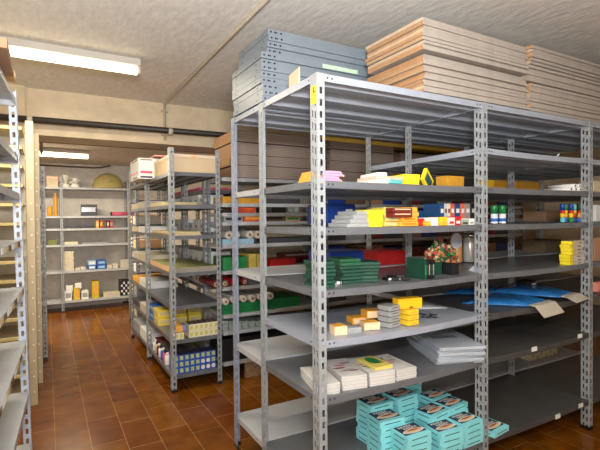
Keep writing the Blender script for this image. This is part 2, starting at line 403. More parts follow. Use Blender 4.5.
# --- shelf panels stacked on top of the rear half
pz = H
e0 = None
for i in range(12):
    dx = 0.0 if i < 8 else .045
    k = shelf_mb(0, 1.0, 0, .4, PANEL, 0, .03, True)
    for xb in (.016, .04, .075): k.tube([(xb, -.0014, -.015), (xb, .001, -.015)], .0055, BOLT, 6)
    o = k.build('shelf_panel', None, 0, (dx-.004+R.uniform(-.006, .006), .515+R.uniform(-.008, .008), pz+.0312*(i+1)+(.012 if i > 7 else 0)))
    if i > 7: o.location.y += .03
    tag(o, 'spare shelf panel, %s of its stack on the big rack' % layer(i, 12), 'shelf panel', 'spare shelf panels stacked on the big rack')
k = MB(); a = W(322, 60, 'y', .515); b = W(357, 68, 'y', .515); k.box(a.x, b.x, -.0022, -.0012, -.026, -.004, mat('pale_green_tape', (176, 206, 176), .6, 0, .3, 70))
t9 = [q for q in bpy.data.objects if q.name.startswith('shelf_panel')][7]; c9 = k.build('tape', t9); c9.location = (-t9.location.x, 0, 0); c9['label'] = 'pale green tape strip'
# small cream plate leaning on top
a = W(278, 95, 'x', 0.02); k = MB(); k.box(0, .006, 0, .13, 0, .085, CREAM)
tag(k.build('cream_plate', None, .001, (.03, .2, H), (0, 0, math.radians(-8))), 'small cream plate standing upright on the top edge of the big rack', 'plate')

# --- cardboard sheets on top of the front half
def sheet_stack(x0, x1, y1, z0, n, th, name, shift, gap_at=(), y0=0.):
    z = z0
    for i in range(n):
        dx, dy = shift(i); t = th*R.uniform(.85, 1.15); k = MB()
        lift = R.uniform(.0, .0016)
        k.box(0, (x1-x0)+R.uniform(-.01, .012), 0, y1+R.uniform(-.012, .01), 0, t, CARDP, R.choice((CARDO, CARDO, CARDO2, CARDO3, CARDO3)))
        o = k.build('cardboard_sheet', None, .0015, (x0+dx+R.uniform(-.012, .012), y0+dy+R.uniform(-.008, .008), z+lift), R.uniform(-.006, .006))
        tag(o, 'flat cardboard carton, %s of the %s' % (layer(i, n), name), 'cardboard', 'flattened cartons on top of the big rack')
        z += t+lift+(.006 if i in gap_at else 0)
    return z
sheet_stack(.59, 1.37, .42, H, 20, .0155, 'stack beside the spare shelf panels', lambda i: (R.uniform(-.008, .004), 0) if i < 11 else (-.02, -.02), (10, 14))
sheet_stack(1.40, 2.62, .5, H, 20, .0165, 'stack above the empty shelves', lambda i: (-.02+.004*i, 0) if i < 9 else ((-.06, 0) if i < 14 else (0, -.012)), (8, 13, 15))

# ------------------------------------------------------------------ turquoise boxes on the bottom shelf
BW, BD, BH = .148, .118, .0295
def turq_proto():
    k = MB(); k.box(-BW/2, BW/2, -BD/2, BD/2, .0008, BH, TURQ)
    k.box(-BW/2-.0008, -BW/2+.001, -BD*.3, BD*.3, BH*.42, BH*.56, TURQD); k.box(-BW*.32, BW*.32, -BD/2-.0008, -BD/2+.001, BH*.42, BH*.56, TURQD)
    return k.build('toy_box', None, .0015)
def turq_label(par):
    k = MB(); k.box(-BW*.44, BW*.44, -BD*.3, BD*.44, BH, BH+.0008, NAVY)
    o = k.build('lid_print', par); o['label'] = 'navy printed panel with a bread roll'
    k = MB()
    for M, rx, ry, dx, dy, z in ((WHITE, .062, .021, .004, -.012, .0010), (BUN, .05, .016, .004, -.01, .0014), (SAUS, .036, .007, .006, -.006, .0018)):
        k.face([(dx+rx*math.cos(q)+.004*math.cos(3*q), dy+ry*math.sin(q), BH+z) for q in [2*math.pi*i/20 for i in range(20)]], M)
    rr = random.Random(3)
    for row, (n, y, x0) in enumerate(((5, .037, -.048), (5, .018, -.03))):
        for i in range(n):
            x = x0+i*.0165; h = .006+rr.random()*.002
            k.box(x, x+.0045, y-h, y+h, BH+.0008, BH+.0014, WHITE)
            k.box(x+.0045, x+.011, y+h-.004, y+h, BH+.0008, BH+.0014, WHITE)
            if i % 2: k.box(x+.0045, x+.011, y-h, y-h+.004, BH+.0008, BH+.0014, WHITE)
            else: k.box(x+.008, x+.0115, y-h, y, BH+.0008, BH+.0014, WHITE)
    p = k.build('picture', o)
    return o
STK = [(.46, .25, 7, 2, 'back stack beside the front post'), (.43, .125, 6, -2, 'second stack from the front post'),
       (.475, -.004, 5, -5, 'forward stack nearest the front post'), (.735, .112, 5, 3, 'middle stack of the cluster'), (.685, -.012, 4, -3, 'low forward stack in the middle'),
       (.848, -.004, 4, 3, 'low forward stack beside the second post'), (.635, .25, 7, 2, 'tall middle back stack'), (.895, .25, 5, -2, 'back stack beside the second post'),
       (.89, .13, 5, 0, 'inner stack beside the second post'), (.80, .385, 7, 3, 'stack deepest on the shelf')]
tb = turq_proto(); first = True
tl = None
for x, y, n, rz, nm in STK:
    for i in range(n):
        o = tb if first else copy_tree(tb)
        first = False
        top = i == n-1
        o.location = (x+BW/2+R.uniform(-.004, .004), y+BD/2+R.uniform(-.004, .004), A7+.0005-.004+BH*i); o.rotation_euler = (0, 0, math.radians(rz+R.uniform(-2.5, 2.5)+(6 if top and n == 5 else 0)))
        tag(o, 'turquoise box, %s of the %s' % (layer(i, n), nm), 'box', 'turquoise boxes on the bottom shelf')
        if top or (n == 5 and i == n-2):
            if tl is None: tl = turq_label(o)
            else: copy_tree(tl, parent=o)
o = copy_tree(tb, (1.135, .055, A7-.003), math.radians(8), 'single turquoise toy box lying alone past the second post'); copy_tree(tl, parent=o)
k = MB()
for i in range(26):
    x, y, q, L = R.uniform(.05, .42), R.uniform(.02, .25), R.uniform(0, 3), R.uniform(.006, .022)
    c, s2 = math.cos(q), math.sin(q); k.face([(x, y, 0), (x+L*c, y+L*s2, 0), (x+L*c-.004*s2, y+L*s2+.004*c, 0), (x-.004*s2, y+.004*c, 0)], GREYC)
tag(k.build('paint_scuff', SH[0, A7], loc=(0, 0, .0004)), kind=None)['label'] = 'pale scuff marks'

# ------------------------------------------------------------------ white packs and folders on the sixth shelf
def pack(name, label, x, y, w, d, h, rot, z, M, cat, group=None, lines=0):
    k = MB(); k.box(-w/2, w/2, -d/2, d/2, 0, h, M)
    for i in range(1, lines):
        k.box(-w/2-.0005, w/2+.0005, -d/2-.0005, d/2+.0005, h*i/lines-.0006, h*i/lines+.0006, GREYC)
    o = k.build(name, None, .002, (x, y, z), math.radians(rot)); tag(o, label, cat, group); o['_s'] = (w, d, h); return o
z6 = A6-.001
g = 'white paper packs on the sixth shelf'
PACK = mat('white_wrapped_paper', (206, 203, 198), .6, 0, .04, 40)
for i in range(3):
    o = pack('paper_pack', 'plain white paper pack, %s of the pile behind the front post' % layer(i, 3), .09, .145, .105, .24, .0145, -13+R.uniform(-2, 2), z6+.015*i-.003, PACK, 'paper pack', g, 3)
for i in range(4):
    o = pack('paper_pack', 'printed paper pack, %s of the pile past the front post' % layer(i, 4), .222, .142, .118, .24, .0145, -13+R.uniform(-1.5, 1.5), z6+.015*i-.006, PACK, 'paper pack', g, 2)
def squiggle(o, seed, x0=-.4, x1=.4, y0=-.35, y1=.4):
    w, d, h = dims(o); rr = random.Random(seed); k = MB()
    for i in range(9):
        M = [PINK, DRED, GREYC, PURP, DGREY][i % 5]; cx = rr.uniform(x0*.7, x1*.7)*w; cy = rr.uniform(y0*.8, y1*.8)*d; rx = rr.uniform(.012, .03); ry = rr.uniform(.005, .012)
        k.face([(cx+rx*math.cos(q)*(1+.3*math.sin(3*q)), cy+ry*math.sin(q)*(1+.3*math.cos(2*q)), h+.0006+i*.0001) for q in [2*math.pi*j/12 for j in range(12)]], M)
    c = k.build('cover_print', o); c['label'] = 'pink and grey printed motif'
squiggle(o, 4)
for i in range(4):
    o = pack('paper_pack', 'white paper pack, %s of the pile carrying the yellow packet' % layer(i, 4), .357, .122, .13, .225, .0145, -9+R.uniform(-1, 1), z6+.0148*i-.009, PACK, 'paper pack', g, 2)
squiggle(o, 9)
for i in range(4):
    o = pack('paper_pack', 'printed white paper pack, %s of the pile beside the grey folders' % layer(i, 4), .492, .125, .115, .225, .012, -4+R.uniform(-1, 1), z6+.0123*i-.0105, PACK, 'paper pack', g, 2)
squiggle(o, 12)
for i in range(2):
    o = pack('yellow_packet', ('upper' if i else 'lower')+' yellow shiny packet lying on the white paper packs', .37, .105, .1, .15, .006, -6+4*i, z6+.051+.0068*i, mat('pale_gold_film', (226, 208, 110), .25, 0, .12, 20), 'packet', 'yellow packets')
k = MB()
for M, dx, dy, rx, ry in ((GREENL, .0, .02, .03, .045), (RED, -.005, .03, .014, .03), (DRED, .008, .0, .025, .01), (BLACK, .01, -.02, .03, .006)):
    k.face([(dx+rx*math.cos(q), dy+ry*math.sin(q), .0066+rx*.01) for q in [2*math.pi*j/14 for j in range(14)]], M)
k.build('packet_print', o)['label'] = 'red and green picture'
FOLD = mat('pale_blue_grey_plastic', (176, 184, 194), .4, 0, .04, 14)
for i in range(6):
    k = MB(); w, d, h = .25, .38, .0148
    k.box(-w/2, w/2, -d/2, d/2, 0, h*.42, FOLD); k.box(-w/2+.004, w/2, -d/2+.003, d/2, h*.42, h*.55, WHITE); k.box(-w/2, w/2, -d/2, d/2, h*.55, h*.97, FOLD)
    o = k.build('document_folder', None, .0012, (.93+R.uniform(-.012, .012), .20+R.uniform(-.01, .01), z6+h*i-.008), math.radians(-21+R.uniform(-3, 3)))
    tag(o, 'pale grey plastic document folder, %s of the fanned pile' % layer(i, 6), 'folder', 'grey folders on the sixth shelf')
    if i == 5:
        k = MB(); k.box(-.08, .06, -.02, .03, h, h+.001, mat('slate_strip', (120, 122, 128), .5, 0, .1, 20)); k.build('clip', o)['label'] = 'dark clip strip'
        k = MB(); k.box(-.10, -.097, -.191, -.1902, .001, .011, WHITE); k.build('spine_mark', o)

# ------------------------------------------------------------------ fifth shelf: orange and grey boxes, blue film bags
z5 = A5+.0003
def small(label, px0, px1, pyb, pyt, d, rot, M, cat='box', name='carton', group=None, z=None, zb=0., mats=None):
    """box standing on the shelf whose front bottom edge runs px0..px1 at pyb"""
    z = z5-.009 if z is None else z; g = zb if name == 'top_carton' else 0; a = W(px0, pyb, 'z', z+g); b = W(px1, pyb, 'z', z+g); Y = (a.y+b.y)/2; a = W(px0, pyb, 'y', Y); b = W(px1, pyb, 'y', Y)
    h = W((px0+px1)/2, pyt, 'y', Y).z-a.z; w = b.x-a.x
    if name == 'top_carton': name = 'carton'
    k = MB(); k.box(-w/2, w/2, -d/2, d/2, 0, h, M, mats); o = k.build(name, None, .002, ((a.x+b.x)/2, max(Y, .0)+d/2, z+zb), math.radians(rot)); tag(o, label, cat, group); o['_s'] = (w, d, h); return o
PE = mat('pale_orange_carton', (232, 196, 158), .6, 0, .06, 50)
o = small('pale orange carton at the front edge, lowest of the small orange ones', 336.5, 348, 335.5, 325.5, .06, -10, PE); top_patch(o, 'lid', ORG, .05, .95, .05, .95)
o = small('small grey carton tucked beside the pale orange one', 349.5, 362, 333, 326.5, .055, -12, GREYC)
o = small('long orange carton behind the small grey one', 355, 369, 324, 316.5, .075, -12, ORG); front_patch(o, 'print', PE, .1, .9, .15, .85)
o = small('orange carton at the front below the grey block boxes', 367, 380.5, 330, 321.5, .06, -14, PE); top_patch(o, 'lid', ORG, .05, .95, .05, .95)
o = small('topmost orange carton leaning on the others', 369.5, 384, 318, 309.5, .07, -12, ORG, zb=.03, name='top_carton'); front_patch(o, 'print', PE, .05, .8, .1, .9)
for i in range(4):
    o = small('grey block carton with dark print, %s of its pile' % layer(i, 4), 388, 400.5, 327.4, 321.6, .075, 6+R.uniform(-3, 3), GREYC, group='grey block cartons', zb=.026*i); front_patch(o, 'print', DGREY, .25, .8, .55, .7)
for i in range(3):
    o = small('yellow carton, %s of the pile beside the grey block cartons' % layer(i, 3), 408.5, 419, 325.4, 319.6, .06, 4+R.uniform(-4, 4), YEL, group='yellow cartons on the fifth shelf', zb=.0258*i); front_patch(o, 'print', ORG, .25, .75, .3, .7)
o = small('long yellow carton laid across the top of the yellow pile', 401, 421.5, 308.5, 297, .055, -10, mat('strong_yellow_carton', (246, 186, 30), .5, 0, .05, 30), zb=.0775, name='top_carton'); front_patch(o, 'print', DRED, .45, .6, .05, .2)
for i in range(9):
    p = W(R.uniform(421, 437), R.uniform(314.5, 319.5), 'z', z5-.008); k = MB(); q = R.uniform(0, 3)
    k.tube([(-.02*math.cos(q), -.02*math.sin(q), .004), (.02*math.cos(q), .02*math.sin(q), .004)], .0035, BLACK, 6); k.tube([(-.02*math.cos(q), -.02*math.sin(q), .004), (-.026*math.cos(q), -.026*math.sin(q), .004)], .004, CHROME, 6)
    tag(k.build('small_pen', None, 0, (p.x, p.y, z5-.009)), 'small black pen in the loose heap beside the yellow cartons', 'pen', 'loose black pens beside the yellow cartons')
# clear sheet pack
def sheet_bag(name, label, pts, z, M, h=.012, group=None, cat='bag', lift=None):
    """soft flat pack: outline on the shelf, pillowy top"""
    c = Vector((sum(p[0] for p in pts)/4, sum(p[1] for p in pts)/4)); n = 10; k = MB(); mi = k.mi(M); rr = random.Random(len(label))
    idx = {}
    for side in (0, 1):
        for i in range(n+1):
            for j in range(n+1):
                u, v = i/n, j/n
                p = (Vector(pts[0])*(1-u)*(1-v)+Vector(pts[1])*u*(1-v)+Vector(pts[2])*u*v+Vector(pts[3])*(1-u)*v)
                e = min(u, 1-u, v, 1-v); f = min(1, e*6)
                zz = (lift(u, v) if lift else 0)+(h*(.25+.75*f)+rr.uniform(-.0025, .0025) if side else 0)
                idx[side, i, j] = len(k.v); k.v.append((p.x-c.x, p.y-c.y, zz))
    def q(a): k.f.append(a); k.m.append(mi); k.sm.append(True)
    for i in range(n):
        for j in range(n):
            q((idx[1, i, j], idx[1, i+1, j], idx[1, i+1, j+1], idx[1, i, j+1])); q((idx[0, i, j+1], idx[0, i+1, j+1], idx[0, i+1, j], idx[0, i, j]))
    for i in range(n):
        q((idx[0, i, 0], idx[0, i+1, 0], idx[1, i+1, 0], idx[1, i, 0])); q((idx[1, i, n], idx[1, i+1, n], idx[0, i+1, n], idx[0, i, n]))
        q((idx[0, 0, i+1], idx[0, 0, i], idx[1, 0, i], idx[1, 0, i+1])); q((idx[1, n, i+1], idx[1, n, i], idx[0, n, i], idx[0, n, i+1]))
    o = k.build(name, None, 0, (c.x, c.y, z)); tag(o, label, cat, group); return o
def quad(px, z): return [tuple(W(x, y, 'z', z)[:2]) for x, y in px]
sheet_bag('clear_sheet_pack', 'pack of clear film sheets lying behind the yellow cartons', [(.62, .33), (.96, .2), (1.0-.03, .36), (.72, .5)], z5, CLEAR, .014)
HDR = mat('header_card', (196, 188, 172), .35, 0, .06, 30)
def film_bag(label, pts, z, hdr_dir, drop, h=.02):
    o = sheet_bag('film_bag', label, pts, z, BFILM, h*1.5, 'blue film bags on the fifth shelf')
    c = Vector((sum(p[0] for p in pts)/4, sum(p[1] for p in pts)/4)); a = Vector(pts[0])-c; b = Vector(pts[1])-c; t = (b-a).normalized(); nrm = Vector((t.y, -t.x)); k = MB()
    for (e0, z0), (e1, z1), M in (((0, .008), (.035, .004), HDR), ((.035, .004), (.085, -drop), HDR)):
        P = [a+nrm*e0, b+nrm*e0, b+nrm*e1, a+nrm*e1]; k.face([(P[0].x, P[0].y, z0), (P[1].x, P[1].y, z0), (P[2].x, P[2].y, z1), (P[3].x, P[3].y, z1)], M)
    x = k.build('header', o); s3 = x.modifiers.new('card', 'SOLIDIFY'); s3.thickness = .003; x['label'] = 'cream card header'
    return o
film_bag('blue film bag lying lower, its header hanging over the shelf edge', [(1.40, .012), (1.64, .04), (1.60, .38), (1.16, .27)], z5-.006, 1, .05)
film_bag('blue film bag lying on top, its header turned to the third post', [(1.71, .012), (1.92, .05), (1.93, .49), (1.52, .36)], z5+.014, 1, .02)
film_bag('blue film bag deepest on the shelf, half beneath the other two', [(1.5, .40), (1.75, .46), (1.72, .556), (1.30, .552)], z5-.002, 1, .0)
k = MB(); k.box(0, .09, 0, .08, 0, .075, BLACK)
o = k.build('black_box', None, .003, (1.80, .28, z5)); tag(o, 'black box with three white stripes beside the third post', 'box')
k = MB()
for i in range(3): k.box(.045, .088, -.001, .0005, .014+.018*i, .02+.018*i, WHITE)
k.build('stripe', o)['label'] = 'white stripes'

# ------------------------------------------------------------------ fourth shelf: green packs, jars, flowers
z4 = A4+.0005
def pile(fn, n): return [fn(i) for i in range(n)]
def gpack(x, y, w, d, i, n, h, nm, M=GREEN, rot=0):
    k = MB(); k.box(-w/2, w/2, -d/2, d/2, 0, h*.9, M); k.box(-w/2+.002, w/2-.002, -d/2-.0006, -d/2+.001, h*.3, h*.5, mat('dull_green_stripe', (44, 80, 66), .6, 0, .4, 60))
    o = k.build('green_pack', None, .0015, (x+R.uniform(-.008, .008), y+R.uniform(-.006, .006), z4-.004+h*i), math.radians(rot+R.uniform(-4, 4)))
    tag(o, 'dark green pack, %s of the %s' % (layer(i, n), nm), 'pack', 'green packs on the fourth shelf')
for i in range(7): gpack(.086, .125, .085, .12, i, 7, .0165, 'pile behind the front post')
for i in range(7): gpack(.262, .19, .105, .14, i, 7, .0162, 'pile with the brighter top', mat('mid_green_carton', (20, 86, 50), .5, 0, .14, 30) if i > 4 else GREEN, -8)
for i in range(6): gpack(.372, .175, .095, .13, i, 6, .0158, 'pile leaning toward the folders', GREEN, -22)
for i in range(3):
    p = W(338+4*i, 285-.8*i, 'z', z4); k = MB(); k.box(-.009, .009, -.006, .006, 0, .016-.003*i, WHITE)
    tag(k.build('white_eraser', None, .002, (p.x, p.y+.03, z4-.004), .5*i), 'small white eraser between the two green piles', 'eraser', 'white erasers')
for i in range(5):
    p = W(388+4.4*i, 280.5-(i % 2)*2.5, 'z', z4); k = MB(); k.box(-.016, .016, -.02, .02, 0, .013, BLACK); o = k.build('dark_packet', None, .002, (p.x+.03, p.y+.04, z4-.005), .3*i); o['_s'] = (.032, .04, .013)
    tag(o, 'small dark packet, %s along the edge before the green box file' % place(i, 5), 'packet', 'dark packets on the fourth shelf')
    if i in (0, 2): front_patch(o, 'tag', WHITE, .2, .7, .2, .9)
k = MB(); k.box(0, .013, 0, .125, 0, .098, GREEN); k.box(.002, .011, -.0008, .0005, .02, .07, GREENL)
tag(k.build('green_folder', None, .0015, (.622, .033, z4-.005)), 'dark green upright folder leading the row of black ones', 'folder')
for i in range(4):
    k = MB(); k.box(0, .0125, 0, .12, 0, .092, BLACK); o = k.build('black_folder', None, .0015, (.6365+.0135*i, .033+.003*(i % 2), z4-.005))
    tag(o, 'slim black upright folder, %s of four behind the green one' % place(i, 4), 'folder', 'black folders on the fourth shelf')
    k = MB(); k.box(.004, .009, -.0008, .0005, .02, .07, SPECK if i % 2 else DGREY); k.build('spine_label', o)
for i in range(2):
    k = MB(); k.box(0, .068, 0, .12, 0, .062, GREEN); tag(k.build('green_carton', None, .003, (.70+.075*i, .11+.02*i, z4-.004)), ('first' if i == 0 else 'second')+' low dark green carton after the black folders', 'carton')
for i in range(3):
    k = MB(); k.box(0, .016, 0, .1, 0, .058, BLACK); tag(k.build('black_packet', None, .002, (.85+.019*i, .07, z4-.004)), 'upright black packet, %s of three next to the second post' % place(i, 3), 'packet', 'black packets by the second post')
# bag of potpourri flowers: many petals, one thing per bag
def flower_bag(x, y, r, h, cols, label, seed):
    rr = random.Random(seed); k = MB()
    for i in range(300):
        q = rr.uniform(0, 6.283); t = rr.random()**.5; zz = rr.uniform(0.01, h)*(1-.55*t*t); c = Vector((x+r*t*math.cos(q), y+r*t*math.sin(q)*.7, z4+zz)); M = cols[rr.randrange(len(cols))]
        n = Vector((rr.uniform(-1, 1), rr.uniform(-1.6, .2), rr.uniform(-.2, 1))).normalized(); a = n.orthogonal().normalized(); b = n.cross(a); s4 = rr.uniform(.009, .016)
        k.face([c+a*s4*math.cos(w)+b*s4*.8*math.sin(w)+n*.003*math.cos(2*w) for w in [2*math.pi*j/6 for j in range(6)]], M)
    k.lathe([(r*.5, 0), (r*.55, h*.3), (r*.35, h*.55), (.01, h*.65)], mat('dried_stems', (92, 96, 60), .8, 0, .3, 60), 12, (x, y, z4))
    o = k.build('dried_flower_bunch'); s5 = o.modifiers.new('petal', 'SOLIDIFY'); s5.thickness = .001; tag(o, label, 'dried flowers')
PET1 = [mat('petal_peach', (236, 186, 140), .7, 0, .1, 50), mat('petal_red', (222, 74, 72), .6, 0, .1, 50), mat('petal_cream', (234, 214, 170), .7, 0, .1, 50), GREENL, mat('petal_orange', (230, 150, 80), .7, 0, .1, 50)]
flower_bag(1.16, .43, .115, .155, PET1, 'bunch of peach and red dried flowers behind the green cartons', 5)
flower_bag(1.27, .49, .055, .12, [PET1[0], PET1[2], PET1[4], GOLD], 'bunch of golden dried flowers beside the silver jar', 8)
def jar(x, y, r, h, M, label, lid=None, group=None, band=None, name='jar', z=None):
    zz = z4 if z is None else z
    e = empty(name, (x, y, zz), label, 'jar', group)
    k = MB(); k.lathe([(r*.92, 0), (r, .006), (r, h*.8), (r*.9, h*.86), (r*.9, h*.88)], M, 20); k.build('body', e)
    k = MB(); k.lathe([(r*.95, h*.865), (r*.95, h), (r*.85, h*1.01)], lid or CHROME, 20); k.build('lid', e)
    if band:
        k = MB(); k.lathe([(r*1.01, h*.25), (r*1.01, h*.6)], band, 20); k.build('band', e)
    return e
jar(1.47, .47, .043, .185, mat('silver_jar', (206, 204, 198), .22, .25, .04, 20), 'shiny silver jar carrying a round grey disc')
k = MB(); n = 28
p = W(457.5, 241, 'y', .41)
fr = [(.05*math.cos(2*math.pi*i/n), 0, .05*math.sin(2*math.pi*i/n)) for i in range(n)]
k.face(fr, mat('pale_disc', (196, 198, 204), .5, 0, .04, 20)); k.face([(x, .004, z) for x, y, z in fr][::-1], GREYC)
for i in range(n): k.face([fr[i], (fr[i][0], .004, fr[i][2]), (fr[(i+1) % n][0], .004, fr[(i+1) % n][2]), fr[(i+1) % n]], GREYC)
tag(k.build('round_disc', None, 0, (p.x, .418, p.z)), 'round pale grey disc leaning on the silver jar', 'disc')
jar(1.365, .49, .036, .165, mat('amber_jar', (206, 150, 96), .15, 0, .15, 30), 'amber glass jar with gold lid beside the silver jar', GOLD)
jar(1.57, .47, .038, .185, mat('rose_jar', (196, 150, 150), .15, 0, .1, 30), 'tall rose tinted jar behind the second post', mat('rose_lid', (150, 104, 108), .3, 0, .1, 30))
jar(1.19, .46, .034, .14, mat('smoke_jar', (120, 112, 108), .15, 0, .1, 30), 'smoky jar standing deep past the second post', CHROME)
# pale blocks with yellow ends by the third post
for i in range(7):
    z = z4-.003+.0208*i; dx = R.uniform(-.008, .008)
    k = MB(); k.box(-.085, .085, -.03, .03, 0, .0198, OFFW); o = k.build('sponge_block', None, .002, (1.885+dx*.8, .04, z), math.radians(4+R.uniform(-4, 4)))
    tag(o, 'yellow-ended block, %s of the pile by the third post' % layer(i, 7), 'block', 'yellow ended blocks')
    k = MB(); k.box(-.0875, -.05, -.0312, .0312, .0005, .0195, YELB); k.build('end', o)['label'] = 'bright yellow end'
    k = MB(); k.box(.01+dx, .045+dx, -.0308, -.0295, .005, .011, DGREY); k.build('print', o)
k = MB()
sheet_bag('small_plastic_bag', 'small crumpled clear bag at the foot of the second post', [(1.03, .04), (1.075, .03), (1.08, .12), (1.035, .12)], z4, CLEAR, .03)

# ------------------------------------------------------------------ third shelf
z3 = A3+.0005
g3 = 'cartons on the third shelf'
for i in range(4):
    w = .118-.02*i
    k = MB(); k.box(-w, 0, 0, .15, 0, .0175, GREYC); o = k.build('grey_carton', None, .0015, (W(369, 220, 'y', .04).x, .04+.004*i, z3-.002+.018*i)); o['_s'] = (w, .15, .0175)
    tag(o, 'grey carton, %s of the stepped pile on the third shelf' % layer(i, 4), 'carton', 'stepped grey cartons')
def c3(label, xl, xr, yt, Y, d, M, zb=0., name='carton', cat='carton', group=None, h=None, patch=None, side=None):
    o = bx(name, label, cat, M, xl, xr, yt, Y, z3-.002+zb, d, group, side, 0, .0015, h)
    if patch: front_patch(o, 'print', patch, .12, .85, .3, .75)
    return o
for i in range(4): c3('bright yellow carton, %s of the pile beside the stepped grey cartons' % layer(i, 4), 369+R.uniform(-1, 1), 383.5+R.uniform(-1, 1), 222, .04, .1, YELB, .0195*i, group='yellow cartons on the third shelf', h=.0185, patch=YEL if i % 2 else None)
for i in range(4): c3('dull yellow carton, %s of its pile on the third shelf' % layer(i, 4), 385+R.uniform(-1, 1), 399.5+R.uniform(-1, 1), 222, .07, .1, mat('dull_yellow_carton', (206, 184, 92), .6, 0, .15, 60), .0225*i, group='dull yellow cartons', h=.0215, patch=SHEETY)
for i in range(4): c3('orange carton, %s of the pile after the dull yellow ones' % layer(i, 4), 401+R.uniform(-1, 1), 418+R.uniform(-1, 1), 222, .045, .1, ORG, .0225*i, group='orange cartons on the third shelf', h=.0215, patch=mat('deep_orange', (226, 130, 36), .6, 0, .1, 30) if i < 2 else None)
for i in range(2):
    o = c3(('upper' if i else 'lower')+' dark red carton laid across the orange pile', 393, 412.5, 222, .02, .09, DRED, .042+.0225*i, h=.0215, group='dark red cartons'); front_patch(o, 'print', SHEETY, .1, .9, .55, .8)
c3('small red carton beside the orange pile', 419, 424.5, 218.5, .05, .08, RED)
for i in range(3): c3('dark blue ledger, %s of the pile behind the white cartons' % layer(i, 3), 421, 446, 222, .3, .2, mat('navy_ledger', (34, 84, 134), .5, 0, .15, 30), .026*i, group='dark blue ledgers', h=.025, name='ledger', cat='ledger')
WR = mat('white_and_red_carton', (232, 214, 206), .6, 0, .08, 70)
for i, (xl, xr, yt, M) in enumerate(((426, 431, 221, ORG), (431.5, 438, 217.5, WHITE), (441, 448, 217, YEL), (448.5, 455, 217.5, WR), (455.5, 461, 216.5, RED), (462, 469, 219.5, mat('grey_green_carton', (150, 164, 140), .6, 0, .1, 40)), (469.5, 474.5, 218.5, WHITE))):
    o = c3('small %s carton, %s before the upright books' % (['orange', 'white', 'yellow', 'white and pink', 'red', 'grey green', 'plain white'][i], place(i, 7)), xl, xr, yt, .03, .09, M, group='small cartons in the front row'); front_patch(o, 'print', [YEL, WR, ORG, RED, WHITE, BLACK, GREYC][i], .15, .8, .2, .5)
for i, (xl, xr, c) in enumerate(((440, 444.2, (38, 78, 120)), (444.6, 447.2, (206, 206, 206)), (447.6, 450.4, (224, 214, 190)), (450.8, 454.6, (206, 96, 78)), (455.2, 460.2, (44, 74, 124)), (460.8, 464.8, (226, 110, 84)), (465.4, 470.2, (150, 142, 134)), (471, 476, (36, 36, 40)))):
    M = mat('book_spine_%s' % 'abcdefgh'[i], c, .5, 0, .1, 40)
    o = bx('book', '%s book, %s in the upright row by the second post' % (['dark blue', 'pale grey', 'cream', 'brick red', 'navy', 'coral', 'taupe', 'black'][i], place(i, 8)), 'book', M, xl, xr, 203.5, .16, z3, .12, 'upright books on the third shelf', None, 0, .0015)
    front_patch(o, 'spine_label', WHITE if i not in (1, 2) else DRED, .2, .8, .55, .75)
GL = mat('green_lid', (30, 112, 56), .35, 0, .1, 30); WJ = mat('white_pail', (220, 226, 230), .3, 0, .06, 30)
for i, px in enumerate((494.2, 502.4)):
    p = W(px, 215, 'y', .1); e = empty('glue_pot', (p.x, .1, z3), 'white pot with green top, %s' % ('against the second post' if i == 0 else 'the one beside the other, farther from the post'), 'pot', 'green topped pots')
    k = MB(); k.lathe([(.018, 0), (.0195, .004), (.0195, .058)], WJ, 18); k.build('body', e)
    k = MB(); k.lathe([(.0203, .055), (.0203, .098), (.018, .103)], GL, 18); k.build('lid', e)
    k = MB(); k.lathe([(.0199, .012), (.0199, .03)], BLUEC, 18); k.build('label_band', e)
for i in range(5):
    p = W(562.5+4.3*i, 215, 'y', .07); e = empty('spray_can', (p.x, .07+.01*(i % 2), z3), 'colourful banded can, %s in the row by the third post' % place(i, 5), 'can', 'banded cans on the third shelf')
    r = .0145; cs = [[BLUE, GREENL, BLUE, TEAL, GREEN][i], [RED, YEL, RED, YEL, RED][i], [YEL, ORG, YEL, RED, ORG][i], [TEAL, BLUEC, GREENL, BLUE, BLUEC][i]]
    k = MB(); k.lathe([(r*.9, 0), (r, .003), (r, .03)], cs[3], 14); k.build('body', e)
    for nm, a, b, M in (('band', .03, .056, cs[2]), ('band', .056, .074, cs[1]), ('cap', .074, .112, cs[0])):
        k = MB(); k.lathe([(r, a), (r, b)] + ([(r*.8, b+.004)] if nm == 'cap' else []), M, 14); k.build(nm, e)
# rear half of the third and fourth shelf
o = bx('blue_carton', 'deep blue carton with white label behind the stepped grey pile', 'carton', BLUE, 327, 355, 204, .6, z3, .22); front_patch(o, 'label_patch', WHITE, .66, .9, .45, .75, 'white label')
o = bx('blue_folder_box', 'flat blue plastic box behind the green packs', 'box', BLUE, 330, 364, 251.5, .62, z4, .24); 
o = bx('red_folder_box', 'flat deep red plastic box on the rear half of the fourth shelf', 'box', mat('deep_red_plastic', (158, 26, 24), .45, 0, .08, 18), 378, 405, 250.5, .62, z4, .2)
o = bx('brown_carton', 'brown carton seen deep between the third shelf posts', 'carton', CARDB, 546, 560, 211, .62, z3, .2)
o = bx('brown_carton', 'pale brown carton deep on the fourth shelf before the yellow ended blocks', 'carton', mat('tan_carton', (104, 88, 64), .8, 0, .2, 30), 545, 562, 240, .6, z4, .2)

